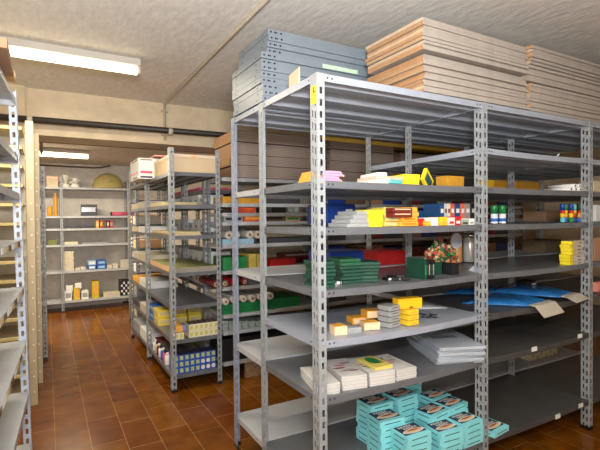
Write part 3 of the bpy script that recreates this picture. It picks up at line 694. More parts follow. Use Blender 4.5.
# ------------------------------------------------------------------ second shelf (just above eye level)
z2 = A2+.0005
for i in range(4):
    x0 = W(327, 176, 'y', .05).x; w = .13-.02*(i % 2)
    k = MB(); k.box(0, w, 0, .13, .001, .0125, PURP); k.box(-.012, .02, .0, .13, .001, .0115, ORG); k.box(w-.02, w+.012, .01, .12, .002, .0115, PEACH)
    tag(k.build('mauve_packet', None, .002, (x0-.05+.006*i, .06, z2+.0118*i)), 'mauve packet, %s of the pile behind the front post' % layer(i, 4), 'packet', 'mauve packets on the second shelf')
def c2(label, xl, xr, yt, Y, d, M, zb=0., name='notebook', cat='notebook', rot=0, h=None, group=None):
    return bx(name, label, cat, M, xl, xr, yt, Y, z2+zb, d, group, None, rot, .0015, h)
for i in range(3): 
    o = c2('pale notebook, %s of the fanned pile beside the yellow folders' % layer(i, 3), 376+2*i, 393-2*i, 175, .03, .16, [WHITE, mat('peach_cover', (214, 186, 160), .6, 0, .1, 30), WHITE][i], .0165*i, h=.016, rot=math.radians(-5*i), group='notebooks on the second shelf')
o = c2('teal notebook lying beside the white notebooks', 389, 402, 176, .02, .14, TEAL, 0, h=.018, rot=math.radians(6))
o = c2('pinkish notebook resting on the teal one', 388, 404, 172, .03, .14, mat('pink_brown_cover', (206, 164, 140), .6, 0, .1, 30), .0185, h=.014, rot=math.radians(-8))
for i in range(4):
    o = c2('bright yellow folder, %s of the leaning pile on the second shelf' % layer(i, 4), 404+i*.8, 419+i*.6, 172, .03+.004*i, .15, YELB, .0125*i, h=.012, name='yellow_folder', cat='folder', rot=math.radians(4-4*i), group='yellow folders on the second shelf')
p = W(428, 182, 'y', .08); k = MB()
k.box(-.05, .05, -.008, .008, 0, .075, YELB); k.box(-.035, .04, -.0092, -.007, .012, .06, mat('dark_green_window', (40, 78, 84), .4, 0, .3, 60))
tag(k.build('display_pack', None, .002, (p.x, .1, z2+.003), (0, math.radians(38), math.radians(20))), 'yellow blister pack tilted against the yellow folders', 'pack')
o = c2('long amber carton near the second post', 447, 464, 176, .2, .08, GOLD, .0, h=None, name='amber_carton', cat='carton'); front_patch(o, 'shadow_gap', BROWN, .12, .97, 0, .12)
o = c2('small black box right beside the second post', 471, 476, 178, .2, .1, BLACK, name='black_box', cat='box')
for i, (xl, xr, yt) in enumerate(((489, 494, 179), (494.5, 508, 179.5), (516, 540, 181))):
    o = c2('amber carton on the second shelf, %s' % ['the small one by the second post', 'the middle one', 'the long one'][i], xl, xr, yt+1, .62, .2, GOLD if i else YEL, name='amber_carton', cat='carton', group='amber cartons'); front_patch(o, 'print', ORG, .2, .9, .2, .6)
for i, (px, dz) in enumerate(((565, 0), (569.5, 0), (574, 0), (578.5, 0), (569, .026), (573.5, .026))):
    p = W(px, 186, 'y', .09); k = MB(); k.tube([(0, -.05, 0), (0, .12, 0)], .0125, WHITE, 14); k.tube([(0, -.0508, 0), (0, -.0495, 0)], .006, DGREY, 10)
    tag(k.build('paper_roll', None, 0, (p.x, .1, z2+.013+dz*.86)), 'white paper roll, %s' % (('bottom layer, %s' % place(i, 4)) if i < 4 else ('top layer, %s' % ('nearer the second post' if i == 4 else 'nearer the third post'))), 'roll', 'white rolls by the third post')
p = W(559, 158, 'y', .02); k = MB(); k.tube([(0, 0, 0), (.02, 0, .012)], .004, WHITE, 8)
tag(k.build('paper_scrap', None, 0, (p.x, .03, BA+.004)), 'scrap of white paper on the upper shelf lip', 'scrap')
# cream perforated block on the rear bottom shelf
o = bx('cream_block', 'cream perforated block on the rear bottom shelf', 'block', CREAM, 530, 557, 349, .66, A7, .08)
w, d, h = dims(o); k = MB()
for i in range(6): k.box((-.4+.16*i)*w-.004, (-.4+.16*i)*w+.004, -d/2-.001, -d/2+.0005, .0 if i % 2 else .4*h, .3*h if i % 2 else .75*h, BLACK)
k.build('notch', o)
# third bay, glimpsed past the third post
o = bx('brown_carton', 'tan carton beyond the third post on the fourth shelf', 'carton', CARDB, 595, 622, 237, .05, z4, .05)
o = bx('pink_packet', 'pink packet beyond the third post on the fifth shelf', 'packet', mat('skin_pink', (226, 150, 130), .5, 0, .06, 30), 597, 606, 282, .05, z5, .03)
o = bx('cream_carton', 'small cream carton beyond the third post on the second shelf', 'carton', CREAM, 594, 604, 181, .1, z2, .1)
o = bx('white_carton', 'white carton beyond the third post on the third shelf', 'carton', WHITE, 596, 612, 205, .1, z3, .1)

# ------------------------------------------------------------------ narrow rack with its end to the aisle
def rack(name, label, H, xs, ys, levels, M, SM, loc=(0, 0, 0), rot=0, axis='y', lip=.03):
    """one rack: posts at the corners of every bay (ys for bays along Y, or xs along X)"""
    e = empty(name, loc, label, 'rack'); e.rotation_euler = (0, rot, 0) if not isinstance(rot, tuple) else rot
    for i, x in enumerate(xs):
        for j, y in enumerate(ys):
            if name == 'rear_rack' and i == 0 and j == 0: continue      # bolted to the end post of the narrow rack
            add_post(e, x, y, H, 1 if i < len(xs)-1 else -1, 1 if j < len(ys)-1 else -1, M)
    out = {}
    for i in range(len(xs)-1):
        for j in range(len(ys)-1):
            for z in levels:
                out[i, j, z] = add_shelf(e, xs[i], xs[i+1], ys[j], ys[j+1], z, SM, 0, lip, 'y' if axis == 'y' else 'x')
    return e, out
L2 = [1.727, 1.47, 1.226, .935, .675, .408, .133]
narrow, NS = rack('narrow_rack', 'narrow grey steel rack whose end faces the tiled aisle', 1.915, [-.123, .283], [1.97, 2.93, 3.9], L2, STEEL, SHELF)
rack('narrow_rack', 'grey steel rack deeper down the aisle behind the narrow one', 1.86, [.0, .42], [4.22, 4.83], [1.6, 1.3, 1.0, .7, .4, .14], STEEL, SHELF)
# cream carton and printed carton on top
k = MB(); k.box(0, .375, 0, .62, 0, .13, mat('cream_long_carton', (206, 182, 146), .7, 0, .04, 15)); o = k.build('long_cream_carton', None, .003, (-.105, 1.985, L2[0]))
tag(o, 'long cream carton with lid on top of the narrow rack', 'carton')
k = MB(); k.box(-.003, .378, -.003, .623, .118, .142, mat('cream_lid', (222, 200, 172), .6, 0, .04, 15)); k.box(.15, .2, -.0045, -.002, .12, .14, PEACH); k.build('lid', o, .003)
k = MB(); k.box(-.125, .1, 0, .45, 0, .19, WHITE); o = k.build('printed_carton', None, .003, (-.1, 2.7, L2[0])); tag(o, 'white printed carton with a pink band on the narrow rack behind the cream one', 'carton')
for nm, M, a, b, c, d in (('pink_band', PINK, .04, .44, .05, .085), ('brown_print', BROWN, .05, .35, .17, .21), ('dark_print', NAVY, .08, .3, .01, .03)):
    k = MB(); k.box(-.1265, -.1245, a, b, c, d*.85, M); k.box(-.11, -.005, -.0015, .0005, c, d*.85, M); k.build(nm, o)
k = MB(); k.box(0, .36, 0, .3, 0, .012, mat('salmon_lid', (236, 166, 148), .6, 0, .1, 30)); tag(k.build('salmon_lid', None, .003, (-.1, 2.63, L2[0]+.202)), 'salmon flat lid lying on the printed carton', 'lid')
# contents, top to bottom
k = MB(); k.box(0, .36, 0, 1.2, 0, .03, PINK); tag(k.build('pink_sheet', None, .003, (.31, 2.6, 1.6255)), 'pink plastic sheet pack on the top shelf of the storage rack', 'sheet pack')
k = MB(); k.box(0, .3, 0, .5, 0, .035, SHEETY); tag(k.build('flat_carton', None, .003, (-.1, 2.35, L2[1])), 'flat tan carton on the second shelf of the narrow rack', 'carton')
for i in range(3):
    k = MB(); k.box(0, .22, 0, .8, 0, .009, SHEETY); tag(k.build('yellowish_board', None, .0015, (-.1+R.uniform(0, .02), 2.0, L2[2]+.01*i)), 'yellowish board, %s of its pile on the narrow rack' % layer(i, 3), 'board', 'yellowish boards')
for i in range(4):
    k = MB(); k.box(0, .36+R.uniform(-.01, .01), 0, .85, 0, .009, mat('green_grey_board', (150, 150, 96), .7, 0, .15, 12) if i > 2 else CARDP, PEACH)
    tag(k.build('peach_board', None, .0015, (-.105, 1.985+.006*i, L2[3]+.0098*i)), 'long peach-edged board, %s of the pile on the narrow rack' % layer(i, 4), 'board', 'pale boards on the narrow rack')
YB = mat('yellow_pencil_box', (232, 206, 70), .55, 0, .06, 30)
z = L2[5]
for i in range(3):
    for j in range(2):
        k = MB(); k.box(-.06, .06, -.1, .1, 0, .066, YB); o = k.build('yellow_carton', None, .002, (-.045+.135*i, 2.62+.02*j, z+.068*j)); o['_s'] = (.12, .2, .066)
        tag(o, 'yellow carton, %s %s, behind the cream crayon cartons' % (place(i, 3), 'on top' if j else 'below'), 'carton', 'yellow cartons on the narrow rack'); front_patch(o, 'print', SHEETY, .15, .85, .25, .75)
        k = MB(); k.box(-.0612, -.0595, -.08, .08, .012, .054, SHEETY); k.build('print', o)
for j in range(2):
    k = MB(); k.box(-.05, .05, -.1, .1, 0, .07, BLUEC); o = k.build('blue_carton', None, .002, (-.05, 2.84, z+.072*j)); tag(o, ('upper' if j else 'lower')+' blue carton at the back of the lower shelf of the narrow rack', 'carton')
    k = MB(); k.box(-.0512, -.049, -.07, .07, .02, .05, SKYB); k.build('print', o)
CRB = mat('cream_crayon_box', (236, 226, 190), .6, 0, .04, 30); YGR = mat('yellow_green_print', (206, 200, 110), .6, 0, .2, 90)
def proto_front(name, w, d, h, M, prints, topM=None):
    k = MB(); k.box(-w/2, w/2, -d/2, d/2, 0, h, M)
    if topM: k.box(-w/2+.001, w/2-.001, -d/2+.001, d/2, h-.0005, h+.0008, topM)
    o = k.build(name, None, .0012); o['_s'] = (w, d, h)
    for nm, P, a, b, c, e in prints: front_patch(o, nm, P, a, b, c, e)
    return o
pr0 = proto_front('crayon_carton', .0395, .13, .052, CRB, [('print', YGR, .2, .8, .2, .8)], mat('brown_flap', (110, 84, 84), .6, 0, .2, 60)); first = True
for j in range(2):
    for i in range(6):
        o = pr0 if first else copy_tree(pr0); first = False
        o.location = (.04+.0405*i, 2.055, z+.0005+.0535*j); tag(o, 'cream crayon carton, %s in the %s row of the narrow rack' % (place(i, 6), 'upper' if j else 'lower'), 'carton', 'cream crayon cartons')
for i in range(2):
    o = copy_tree(pr0, (-.082+.041*i, 2.05, z+.0005), 0, 'cream crayon carton in the pair by the corner post, %s' % ('at the post' if i == 0 else 'next to the gap'))
k = MB(); k.box(-.03, .03, -.08, .08, 0, .05, ORG); tag(k.build('orange_carton', None, .002, (-.06, 2.07, z+.056)), 'orange carton lying on the pair of cream cartons', 'carton')
k = MB(); k.box(-.014, .014, -.05, .05, 0, .05, mat('lavender_carton', (136, 146, 206), .5, 0, .05, 30)); tag(k.build('lavender_carton', None, .002, (-.012, 2.06, z+.054)), 'lavender blue carton beside the orange one by the corner post', 'carton')
z = L2[6]
pb = proto_front('blue_paint_carton', .0425, .12, .048, mat('cobalt_carton', (36, 84, 176), .5, 0, .05, 30), [('print', mat('lime_print', (190, 204, 120), .5, 0, .2, 90), .22, .82, .2, .85)], mat('dark_flap', (52, 44, 66), .6, 0, .2, 60)); first = True
pw = None
for j in range(3):
    for i in range(8):
        o = pb if first else copy_tree(pb); first = False
        o.location = (-.088+.0435*i, 2.05, z+.0005+.0495*j)
        tag(o, 'blue paint carton, %s in the %s row on the narrow rack' % (place(i, 8), ['bottom', 'middle', 'top'][j]), 'carton', 'blue paint cartons')
        if (j == 0 and i >= 5) or (j == 1 and i in (5, 6)):
            w, d, h = dims(o); k = MB(); k.face([(.016*math.cos(q), -d/2-.0018, h*.5+.016*math.sin(q)) for q in [2*math.pi*t/16 for t in range(16)]], WHITE); k.build('round_badge', o)['label'] = 'white round badge'
for i, (dy, M) in enumerate(((.3, WHITE), (.38, PINK), (.46, BLUEC), (.54, WHITE), (.62, DRED), (.7, CREAM), (.78, WHITE))):
    k = MB(); k.lathe([(.022, 0), (.024, .004), (.024, .07), (.016, .08)], M, 12); k.build('x') if False else None
    e = empty('paint_bottle', (-.085, 1.98+dy, z), '%s paint bottle, %s along the aisle side of the narrow rack' % (['white', 'pink', 'blue', 'second white', 'dark red', 'cream', 'third white'][i], ['first', 'second', 'third', 'fourth', 'fifth', 'sixth', 'last'][i]), 'bottle', 'paint bottles on the narrow rack')
    k.build('body', e); k = MB(); k.lathe([(.012, .08), (.012, .1)], BLACK if i % 2 else WHITE, 10); k.build('cap', e)
for i in range(4):
    k = MB(); k.box(-.08, .08, -.09, .09, 0, .09, [BROWN, DGREY, BROWN, DRED][i]); tag(k.build('dark_carton', None, .002, (.02+.0*i, 2.28+.19*i*.9, z)), '%s carton, %s behind the blue paint cartons' % (['brown', 'dark grey', 'second brown', 'wine red'][i], ['first', 'second', 'third', 'last'][i]), 'carton')
# second bay of the narrow rack
zz = {L2[2]: [(WHITE, .06), (CREAM, .05)], L2[3]: [(CREAM, .07), (OFFW, .06)], L2[4]: [(WHITE, .07), (ORG, .05)], L2[5]: [(OFFW, .08), (DGREY, .06)], L2[6]: [(WHITE, .1), (GREYC, .1)], L2[1]: [(OFFW, .07), (CREAM, .06)]}
for a, (z, lst) in enumerate(zz.items()):
    for i, (M, h) in enumerate(lst):
        for q in range(2):
            k = MB(); k.box(0, .3, 0, .2, 0, h, M); tag(k.build('stock_carton', None, .002, (-.11, 2.99+.44*i+.215*q, z)), 'stock carton, %s on the %s shelf of the narrow rack far bay' % (['first', 'second', 'third', 'last'][2*i+q], ['third', 'fourth', 'fifth', 'sixth', 'bottom', 'second'][a]), 'carton', 'stock cartons in the far bay')
for a, z in enumerate((1.3, 1.0, .7, .4, .14)):
    for i in range(2):
        k = MB(); k.box(0, .3, 0, .24, 0, .1+.02*(i), [OFFW, PEACH, WHITE, GREYC, CREAM][(a+i) % 5]); tag(k.build('stock_carton', None, .002, (.01, 4.27+.27*i, z)), 'stock carton on the %s shelf of the deeper aisle rack, %s' % (['first', 'second', 'third', 'fourth', 'bottom'][a], 'nearer' if i == 0 else 'farther'), 'carton', 'stock cartons deeper down the aisle')

# ------------------------------------------------------------------ storage rack behind it with rows of white boxes
L3 = [1.625, 1.49, 1.235, .9, .735, .42, .13]
rack('storage_rack', 'steel rack full of white cartons directly behind the narrow rack', 1.7, [.3, .7], [2.46, 3.2, 3.95], L3, STEEL, SHELF)
for a, (z, h) in enumerate(((1.49, .1), (1.235, .12), (.9, .15), (.735, .09))):
    for i in range(8):
        k = MB(); k.box(0, .25, -.088, .088, 0, h*(1 if (i*7+a) % 5 else .7), WHITE)
        o = k.build('white_carton', None, .0015, (.312, 2.57+.182*i, z)); tag(o, 'white carton, %s along the %s shelf of the storage rack' % (['nearest', 'second', 'third', 'fourth', 'fifth', 'sixth', 'seventh', 'last'][i], ['second', 'third', 'fourth', 'fifth'][a]), 'carton', 'white cartons in the storage rack')
        k = MB(); k.box(-.001, .001, -.03, .03, h*.3, h*.55, GREYC); k.build('label_patch', o)

# ------------------------------------------------------------------ long rear rack across the picture, behind the big rack
L4 = [1.698, 1.485, 1.405, 1.33, 1.14, .925, .79, .56, .42, .165]
YF = 1.97; YB2 = 2.38
rear, RS = rack('rear_rack', 'long grey steel rack behind the big one carrying brown carton bundles', 1.70, [.3, 1.3, 2.3, 3.3, 4.3], [YF, YB2], L4, STEEL, SHELFL, axis='x')
def bundle(x0, x1, y0, y1, zs, nm, jag=0.):
    z = L4[0]
    for i, h in enumerate(zs):
        k = MB(); k.box(0, x1-x0, 0, y1-y0, 0, h-.004, BUND, CARDO if jag == 0 else BUND)
        if jag:
            n = int(h/.016)
            for t in range(n):
                dx = R.uniform(-jag, jag*.3); k.box(dx, .2, .004, y1-y0-.01, h*t/n+.002, h*(t+.8)/n, BUND, CARDB)
        o = k.build('carton_bundle', None, .003, (x0+R.uniform(-.012, .012), y0+R.uniform(-.01, .01), z)); tag(o, 'brown carton bundle, %s of the %s' % (layer(i, len(zs)), nm), 'carton bundle', 'carton bundles on the rear rack'); z += h
bundle(.40, 1.255, YF-.03, 2.45, (.105, .09, .105, .095), 'pile above the coloured rolls')
bundle(1.37, 2.14, YF, 2.45, (.1, .1, .11, .08), 'ragged pile above the mauve packets', .05)
bundle(2.26, 3.2, YF, 2.45, (.1, .11, .12), 'pile behind the yellow folders', .03)
bundle(3.3, 4.25, YF, 2.45, (.12, .11, .1), 'pile deepest behind the third post')
k = MB(); k.box(1.28, 4.3, YF-.02, YF+.16, 2.075, 2.11, WOODY); tag(k.build('yellow_plank'), 'long pale yellow plank lying over the brown carton bundles', 'plank')
def cr(label, xl, xr, yt, z, M, d=.25, Y=None, name='carton', cat='carton', patch=None, group=None, h=None):
    o = bx(name, label, cat, M, xl, xr, yt, Y or YF+.02, z+.0005, d, group, None, 0, .002, h)
    if patch: front_patch(o, 'print', patch, .1, .9, .3, .7)
    return o
cr('amber flat box under the carton bundles on the rear rack', 223, 260, 188, L4[1], GOLD, h=.055)
cr('dark flat box beside the amber one on the rear rack', 262, 300, 190, L4[1], DGREY, h=.08)
for i, (a, b, y, M) in enumerate(((224, 243, 216, GREYC), (244, 262, 215, RED), (264, 284, 215, BROWN), (286, 300, 216, SHEETY))):
    cr('%s carton, %s along the eye-level shelf of the rear rack' % (['grey', 'red', 'brown', 'pale'][i], place(i, 4)), a, b, y, L4[3], mat('orange_red_carton', (224, 92, 52), .5, 0, .1, 30) if i == 1 else M, patch=[BLACK, ORG, BLACK, GREENL][i])
for i, (a, b, y, M, nm) in enumerate(((224, 236, 209.5, BLACK, 'black'), (237, 256, 207.5, MATS['orange_red_carton'], 'orange red'), (262, 272, 206, DGREY, 'charcoal'), (274, 286, 205, BLACK, 'second black'), (288, 299, 206, SPECK, 'speckled'))):
    cr('flat %s pack, %s on a thin rear rack shelf' % (nm, place(i, 5)), a, b, y, L4[2], M, name='flat_pack', cat='pack', group='flat packs on the rear rack')
def roll(label, px, py, Y, r, L, M, core, z=None, group=None):
    p = W(px, py, 'y', Y); zz = p.z if z is None else z+r
    e = empty('paper_roll', (p.x, Y, zz), label, 'roll', group)
    k = MB(); k.tube([(0, 0, 0), (0, L, 0)], r, M, 16, False); n = 16
    for i in range(n):
        a, b = 2*math.pi*i/n, 2*math.pi*(i+1)/n
        for y in (0, L): k.face([(r*math.cos(a), y, r*math.sin(a)), (r*math.cos(b), y, r*math.sin(b)), (.5*r*math.cos(b), y, .5*r*math.sin(b)), (.5*r*math.cos(a), y, .5*r*math.sin(a))], M)
    k.build('paper', e)
    k = MB(); k.tube([(0, -.001, 0), (0, L+.001, 0)], r*.52, core, 12); k.tube([(0, -.002, 0), (0, -.0005, 0)], r*.36, BROWN, 10); k.build('core', e)
    return e
WR2 = mat('dull_white_roll', (190, 184, 172), .7, 0, .1, 40)
for i, px in enumerate((229, 236, 250, 258)):
    roll('off-white roll, %s of four above the light blue box' % place(i, 4), px, 236, YF+.01, .034, .3, WR2, CREAM, L4[4]+.045, group='off-white rolls')
cr('light blue flat box at the end of the rear rack', 222.5, 254, 237, L4[4], SKYB, h=.045)
cr('black flat box along the rear rack shelf beside the light blue one', 268, 310, 240, L4[4], DGREY, h=.04)
cr('green flat box at the end of the rear rack above the red rolls', 223, 247, 257, L4[5], GREENL)
for i, (a, b) in enumerate(((249, 256), (257, 262))): cr('yellow carton, %s beside the green flat box' % ('first' if i == 0 else 'second'), a, b, 254, L4[5], mat('dull_yellow_carton', (206, 184, 92)), group='yellow cartons beside the green box')
cr('bright red flat box on the rear rack beside the yellow cartons', 270, 296, 259, L4[5], RED)
cr('dark red box deep on the rear rack behind the bright red one', 282, 312, 253, L4[5], DRED, Y=YF+.28, d=.12)
cr('thin pale sheet pack lying on the dark red box', 286, 312, 249, L4[5]+.07, GREYC, Y=YF+.27, d=.13, h=.012)
for i, (px, M) in enumerate(((212, DRED), (221, BROWN), (231, RED), (241, DRED))):
    roll('%s paper roll, %s of the coloured rolls' % (['wine', 'brown', 'red', 'dark red'][i], place(i, 4)), px+4, 280, YF+.0, .03, .38, M, CREAM, L4[6], group='coloured rolls')
for i in range(6):
    roll('white paper roll, %s of the row above the green cartons' % place(i, 6), 226+8.9*i, 301-.9*i, YF-.03, .027+.003*(i % 2), .4, WR2, CREAM, L4[7]+.088+.004*(i % 3), group='white rolls above the green sheets')
for i in range(3):
    cr('green flat carton, %s of the pile under the white rolls' % layer(i, 3), 222.5, 300, 306, L4[7]+.028*i, mat('kelly_green', (20, 120, 62), .5, 0, .1, 20), .33, h=.0275, group='green flat cartons')
for i in range(6):
    cr('speckled pack, %s of the row below the green cartons' % place(i, 6), 222.5+6.7*i, 228.4+6.7*i, 321, L4[8], SPECK, .2, name='tile_pack', cat='pack', group='speckled packs')
cr('large black crate on the bottom shelf of the rear rack', 222.5, 300, 334, L4[9], BLACK, .34, name='black_crate', cat='crate')
k = MB(); k.box(.5, 1.2, YF+.02, YF+.05, 0, .125, mat('perforated_brown', (160, 128, 96), .7, 0, .5, 70)); tag(k.build('perforated_panel'), 'perforated brown panel standing on the floor under the rear rack', 'panel')
for b in range(1, 4):
    for a, z in enumerate((L4[3], L4[5], L4[7], L4[9], L4[4], L4[1])):
        for i in range(4):
            h = R.uniform(.1, .16) if a < 5 else R.uniform(.1, .17); k = MB(); k.box(0, .225, 0, .3, 0, h, [BROWN, DGREY, CARDB, GREYC, BLUE, DRED][(a*3+b+i*2) % 6]); tag(k.build('stock_carton', None, .002, (b+.33+.235*i, YF+.03, z)), '%s carton, %s on the %s shelf, %s bay of the rear rack' % (['brown', 'charcoal', 'tan', 'grey', 'blue', 'wine'][(a*3+b+i*2) % 6], place(i, 4), ['fourth', 'sixth', 'eighth', 'bottom', 'fifth', 'second'][a], ['second', 'third', 'last'][b-1]), 'carton', 'stock cartons on the rear rack')

# ------------------------------------------------------------------ far shelving against the end wall
L5 = [1.845, 1.42, 1.235, .997, .605, .165]
far, FS = rack('end_rack', 'long light grey rack against the far end wall', 1.98, [-1.74, -.78, .19], [5.87, 6.25], L5, STEEL, SHELFL, axis='x')
rack('side_rack', 'grey steel rack along the side wall past the cream cabinet', 1.88, [-1.38, -.965], [3.45, 4.06], [1.8, 1.5, 1.2, .9, .6, .3], STEEL, SHELF)
def fb(label, xl, xr, yt, z, M, d=.2, name='carton', cat='carton', patch=None, group=None, h=None, Y=5.92):
    o = bx(name, label, cat, M, xl, xr, yt, Y, z+.0005, d, group, None, 0, .003, h)
    if patch: front_patch(o, 'print', patch, .15, .85, .25, .75)
    return o
def dome(x, y, z, rx, ry, h, M, name, label, cat):
    k = MB(); k.lathe([(math.cos(t), math.sin(t)) for t in [math.pi/2*i/10*.99 for i in range(11)]], M, 28); k.v = [(a*rx, b*ry, c*h) for a, b, c in k.v]
    o = k.build(name, None, 0, (x, y, z)); return tag(o, label, cat)
c = W(108, 180, 'y', 6.05); w = (W(124, 187, 'y', 6.05).x-W(92, 187, 'y', 6.05).x)/2
o = dome(c.x, 6.05, L5[0], w, .16, .245, STRAW, 'straw_hat_dome', 'large domed straw basket upside down on top of the far rack', 'basket')
k = MB(); k.tube([(c.x*0-.03, -.162, .1), (.0, -.165, .12), (.03, -.162, .1)], .012, CREAM, 8); k.build('bow', o)
fb('peach gift-wrapped box on top of the far rack', 46.5, 58, 176, L5[0], mat('peach_wrap', (238, 172, 124), .3, 0, .2, 40), cat='gift box', patch=CREAM)
def bow(px, label, seed, r=.11):
    p = W(px, 182, 'y', 5.97); rr = random.Random(seed); e = empty('gift_bow', (p.x, 5.97, L5[0]), label, 'bow'); k = MB()
    for i in range(16):
        q = rr.uniform(0, 6.28); el = rr.uniform(.15, 1.4); d = Vector((math.cos(q)*math.cos(el), math.sin(q)*math.cos(el)*.8, math.sin(el))); s6 = d.cross(Vector((0, 0, 1))).normalized()*.022; b = Vector((0, 0, .05))
        k.face([b-s6*.4, b+s6*.4, b+d*r+s6, b+d*r-s6], mat('silver_ribbon', (244, 240, 228), .3, .0, .1, 40)); k.face([b+d*r-s6, b+d*r+s6, b+d*r*.55+s6+Vector((0, 0, .03)), b+d*r*.55-s6+Vector((0, 0, .03))], MATS['silver_ribbon'])
    o = k.build('ribbon', e); o.modifiers.new('thick', 'SOLIDIFY').thickness = .003
    k = MB(); k.lathe([(.06, 0), (.07, .02), (.04, .06)], MATS['silver_ribbon'], 12); k.build('base', e)
bow(65, 'silver gift bow beside the peach gift box on the far rack', 2, .14); bow(75, 'smaller silver gift bow nearer the straw basket', 3, .1)
for i, (a, b, y) in enumerate(((53.2, 57.5, 193), (47, 52.5, 206), (59.2, 60.5, 200))[:2]):
    p0 = W(a, y, 'y', 5.95); p1 = W(b, y, 'y', 5.95); r = (p1.x-p0.x)/2; k = MB(); h = p0.z-L5[1]
    e = empty('amber_bottle', ((p0.x+p1.x)/2, 5.97, L5[1]), ['tall amber bottle', 'short amber bottle'][i]+' on the second shelf of the far rack', 'bottle')
    k.lathe([(r*.9, 0), (r, .01), (r, h*.8), (r*.7, h*.9)], GOLD, 14); k.build('body', e); k = MB(); k.lathe([(r*.5, h*.9), (r*.5, h)], ORG, 10); k.build('cap', e)
o = fb('small black and silver printer on the second shelf of the far rack', 81.5, 97, 204.5, L5[1], DGREY, .22, 'printer', 'printer'); front_patch(o, 'front_panel', CHROME, 0, .9, .35, .75); top_patch(o, 'lid', BLACK, 0, 1.02, 0, 1)
k = MB(); p = W(112, 214, 'y', 5.95); q = W(134, 212, 'y', 5.95); k.tube([(0, 0, .03), (q.x-p.x, 0, .035)], .03, PINK, 12); k.tube([(-.02, 0, .03), (0, 0, .03)], .032, BLACK, 12); tag(k.build('pink_roll', None, 0, (p.x, 5.97, L5[1])), 'pink fabric roll lying on the second shelf of the far rack', 'roll')
for i, (a, b) in enumerate(((96, 98.8), (100, 102.8), (106.5, 109.3), (110, 113))):
    o = fb('small red carton, %s of four on the far rack' % place(i, 4), a, b, 220.5, L5[2], [ORG, RED, DRED, RED][i], .1, patch=[CREAM, YEL, CREAM, GREYC][i], group='small cartons on the far rack')
for i in range(9):
    a = 63.5+3.5*i; fb('low dark packet, %s in its row on the far rack' % place(i, 9), a, a+3, 226.3, L5[2], DGREY, .12, 'dark_packet', 'packet', group='dark packets on the far rack')
fb('flat olive board on the fourth shelf at the end of the far rack', 48, 57, 240, L5[3], mat('olive_board', (110, 112, 60), .7, 0, .1, 20)); fb('flat cream pack on the fourth shelf of the far rack', 64, 78, 242, L5[3], CREAM); fb('flat grey pack on the fourth shelf of the far rack', 82, 108, 242.6, L5[3], GREYC)
for i in range(7):
    fb('cream carton, %s of the tall pile on the far rack' % layer(i, 7), 63.8+R.uniform(-.4, .4), 73.8+R.uniform(-.4, .4), 260, L5[4], CREAM if i % 2 else OFFW, .2, group='cream carton pile', h=.041) .location.z += .0415*i
for i, (a, b, y) in enumerate(((75, 80, 268), (80.5, 85.5, 267))): fb('small cream carton, %s beside the tall cream pile' % ('first' if i == 0 else 'second'), a, b, y, L5[4], OFFW, .12)
for i, (a, b, y, M) in enumerate(((88, 96, 256.5, SKYB), (97, 106, 255, BLUEC))):
    for j in range(2):
        yy = [[264, 263][i], y][j]
        o = fb(('upper' if j else 'lower')+' %s carton on the fifth shelf of the far rack' % ['pale blue', 'strong blue'][i], a, b, yy, L5[4], [[BLUEC, SKYB][j], BLUEC][i], .2, h=.065, patch=SKYB if i else WHITE); o.location.z += .067*j
for i, (a, b, y) in enumerate(((107, 112, 265), (112.6, 118, 264), (120.5, 130, 260))): fb('cream carton, %s past the blue cartons on the far rack' % place(i, 3), a, b, y, L5[4], OFFW, .15)
for i, (a, b, y, M, nm) in enumerate(((64.5, 72, 291, WHITE, 'white'), (73.5, 80, 288, YEL, 'yellow'), (81.5, 88.5, 291, WHITE, 'second white'), (92, 99, 281.5, YEL, 'tall yellow'), (103.5, 120, 292.5, CREAM, 'long cream'))):
    o = fb('%s carton, %s on the bottom shelf of the far rack' % (nm, place(i, 5)), a, b, y, L5[5], mat('mustard_carton', (206, 176, 40), .6, 0, .1, 30) if M is YEL else M, .2, patch=[GREYC, ORG, GREYC, ORG, OFFW][i])
for i, (a, b) in enumerate(((66, 73), (75, 81.5))):
    o = fb('grey-white carton on top of the %s carton on the bottom shelf' % ['white', 'yellow'][i], a, b, [291, 288][i], L5[5], WHITE, .2, h=.08); o.location.z += [.135, .165][i]
o = fb('black and white patterned crate on the bottom shelf of the far rack', 120.5, 130, 280.5, L5[5], BLACK, .25, 'patterned_crate', 'crate'); w, d, h = dims(o); k = MB()
for i in range(4):
    for j in range(5):
        if (i+j) % 2: k.box((-.45+.23*i)*w, (-.28+.23*i)*w, -d/2-.002, -d/2+.001, (.06+.18*j)*h, (.2+.18*j)*h, WHITE)
k.build('pattern', o)
k = MB(); k.tube([(0, 0, 0), (.0, .05, 0)], .035, BLACK, 14); p = W(125, 303.5, 'y', 6.22); tag(k.build('floor_socket', None, 0, (p.x, 6.24, p.z)), 'round black socket on the wall below the far rack', 'socket')

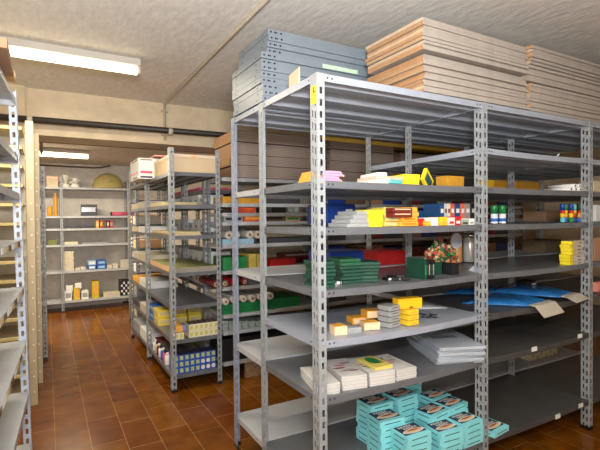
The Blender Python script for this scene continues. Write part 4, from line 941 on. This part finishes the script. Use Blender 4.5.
# ------------------------------------------------------------------ near rack at the picture's edge and cream cabinet behind it
LN = [1.945, 1.667, 1.485, 1.262, 1.03, .765, .51, .25]
e = empty('aisle_rack', (-1.08, .0, 0), 'pale grey rack close by along the side wall, shelf edges facing the aisle', 'rack'); e.rotation_euler = (0, -math.radians(1.25), -math.radians(2.7))
for x, sx in ((-.4, 1), (0, -1)):
    for y, sy in ((.03, 1), (1.05, -1)): add_post(e, x, y, 1.985, sx, sy, PALE)
for z in LN:
    ls = add_shelf(e, -.4, 0, .03, 1.05, z, SHELFL, 0, .03, 'y')
    if z in LN[3:6]:
        for i in range(9):
            k = MB(); y = .1+.105*i; k.box(-.002, -.0012, y, y+.07+.02*(i % 2), -.026, -.004, [SHEETY, WHITE, BROWN][(i*2+LN.index(z)) % 3]); k.build('lip_label', ls)
k = MB(); k.box(-.3, 0, 0, .44, 0, .036, CARDB); k.box(-.302, .002, .36, .442, -.0005, .037, GOLD)
tag(k.build('brown_carton', None, .003, (-1.066, .33, 1.957)), 'flat brown carton overhanging the top shelf of the side rack by the aisle', 'carton')
cab = empty('cream_cabinet', (-1.03, 2.26, 0), 'cream pigeonhole cabinet with many thin shelves along the side wall', 'cabinet')
for y, w, dx in ((0, .052, 0), (.49, .055, .03)):
    k = MB(); k.box(-w, 0, y, y+.03, 0, 2.08, mat('beige_upright', (182, 168, 138), .55, 0, .05, 15)); u = k.build('upright', cab, .003, (dx, 0, 0))
    k = MB(); k.tube([(-w*.4, y-.002, 0), (-w*.4, y+.002, 0)], .006, WHITE, 8); rv = k.build('rivet', u, loc=(0, 0, .1))
    for i in range(1, 17): copy_tree(rv, (0, 0, .1+.115*i))
k = MB(); k.box(-1.1, -.07, .47, .485, .02, 2.05, mat('cream_back', (222, 214, 192), .6, 0, .04, 12)); k.build('back_panel', cab)
CABY = mat('yellowish_lip', (214, 194, 130), .6, 0, .08, 20)
for i in range(15):
    z = .1+.138*i; k = MB(); k.box(-1.1, -.072, .004, .468, z-.004, z, CREAM); k.box(-1.1, -.0725, 0, .004, z-.02, z, CABY); k.build('shelf', cab)
# ------------------------------------------------------------------ world and colour
w = bpy.data.worlds.new('world'); sc.world = w; w.use_nodes = True
w.node_tree.nodes['Background'].inputs[0].default_value = (.9, .86, .8, 1); w.node_tree.nodes['Background'].inputs[1].default_value = .02
sc.view_settings.view_transform = 'Standard'; sc.view_settings.look = 'None'; sc.view_settings.gamma = 1; sc.view_settings.use_curve_mapping = False
sc.view_settings.exposure = -.68
for o in list(bpy.data.objects):
    if '_s' in o: del o['_s']
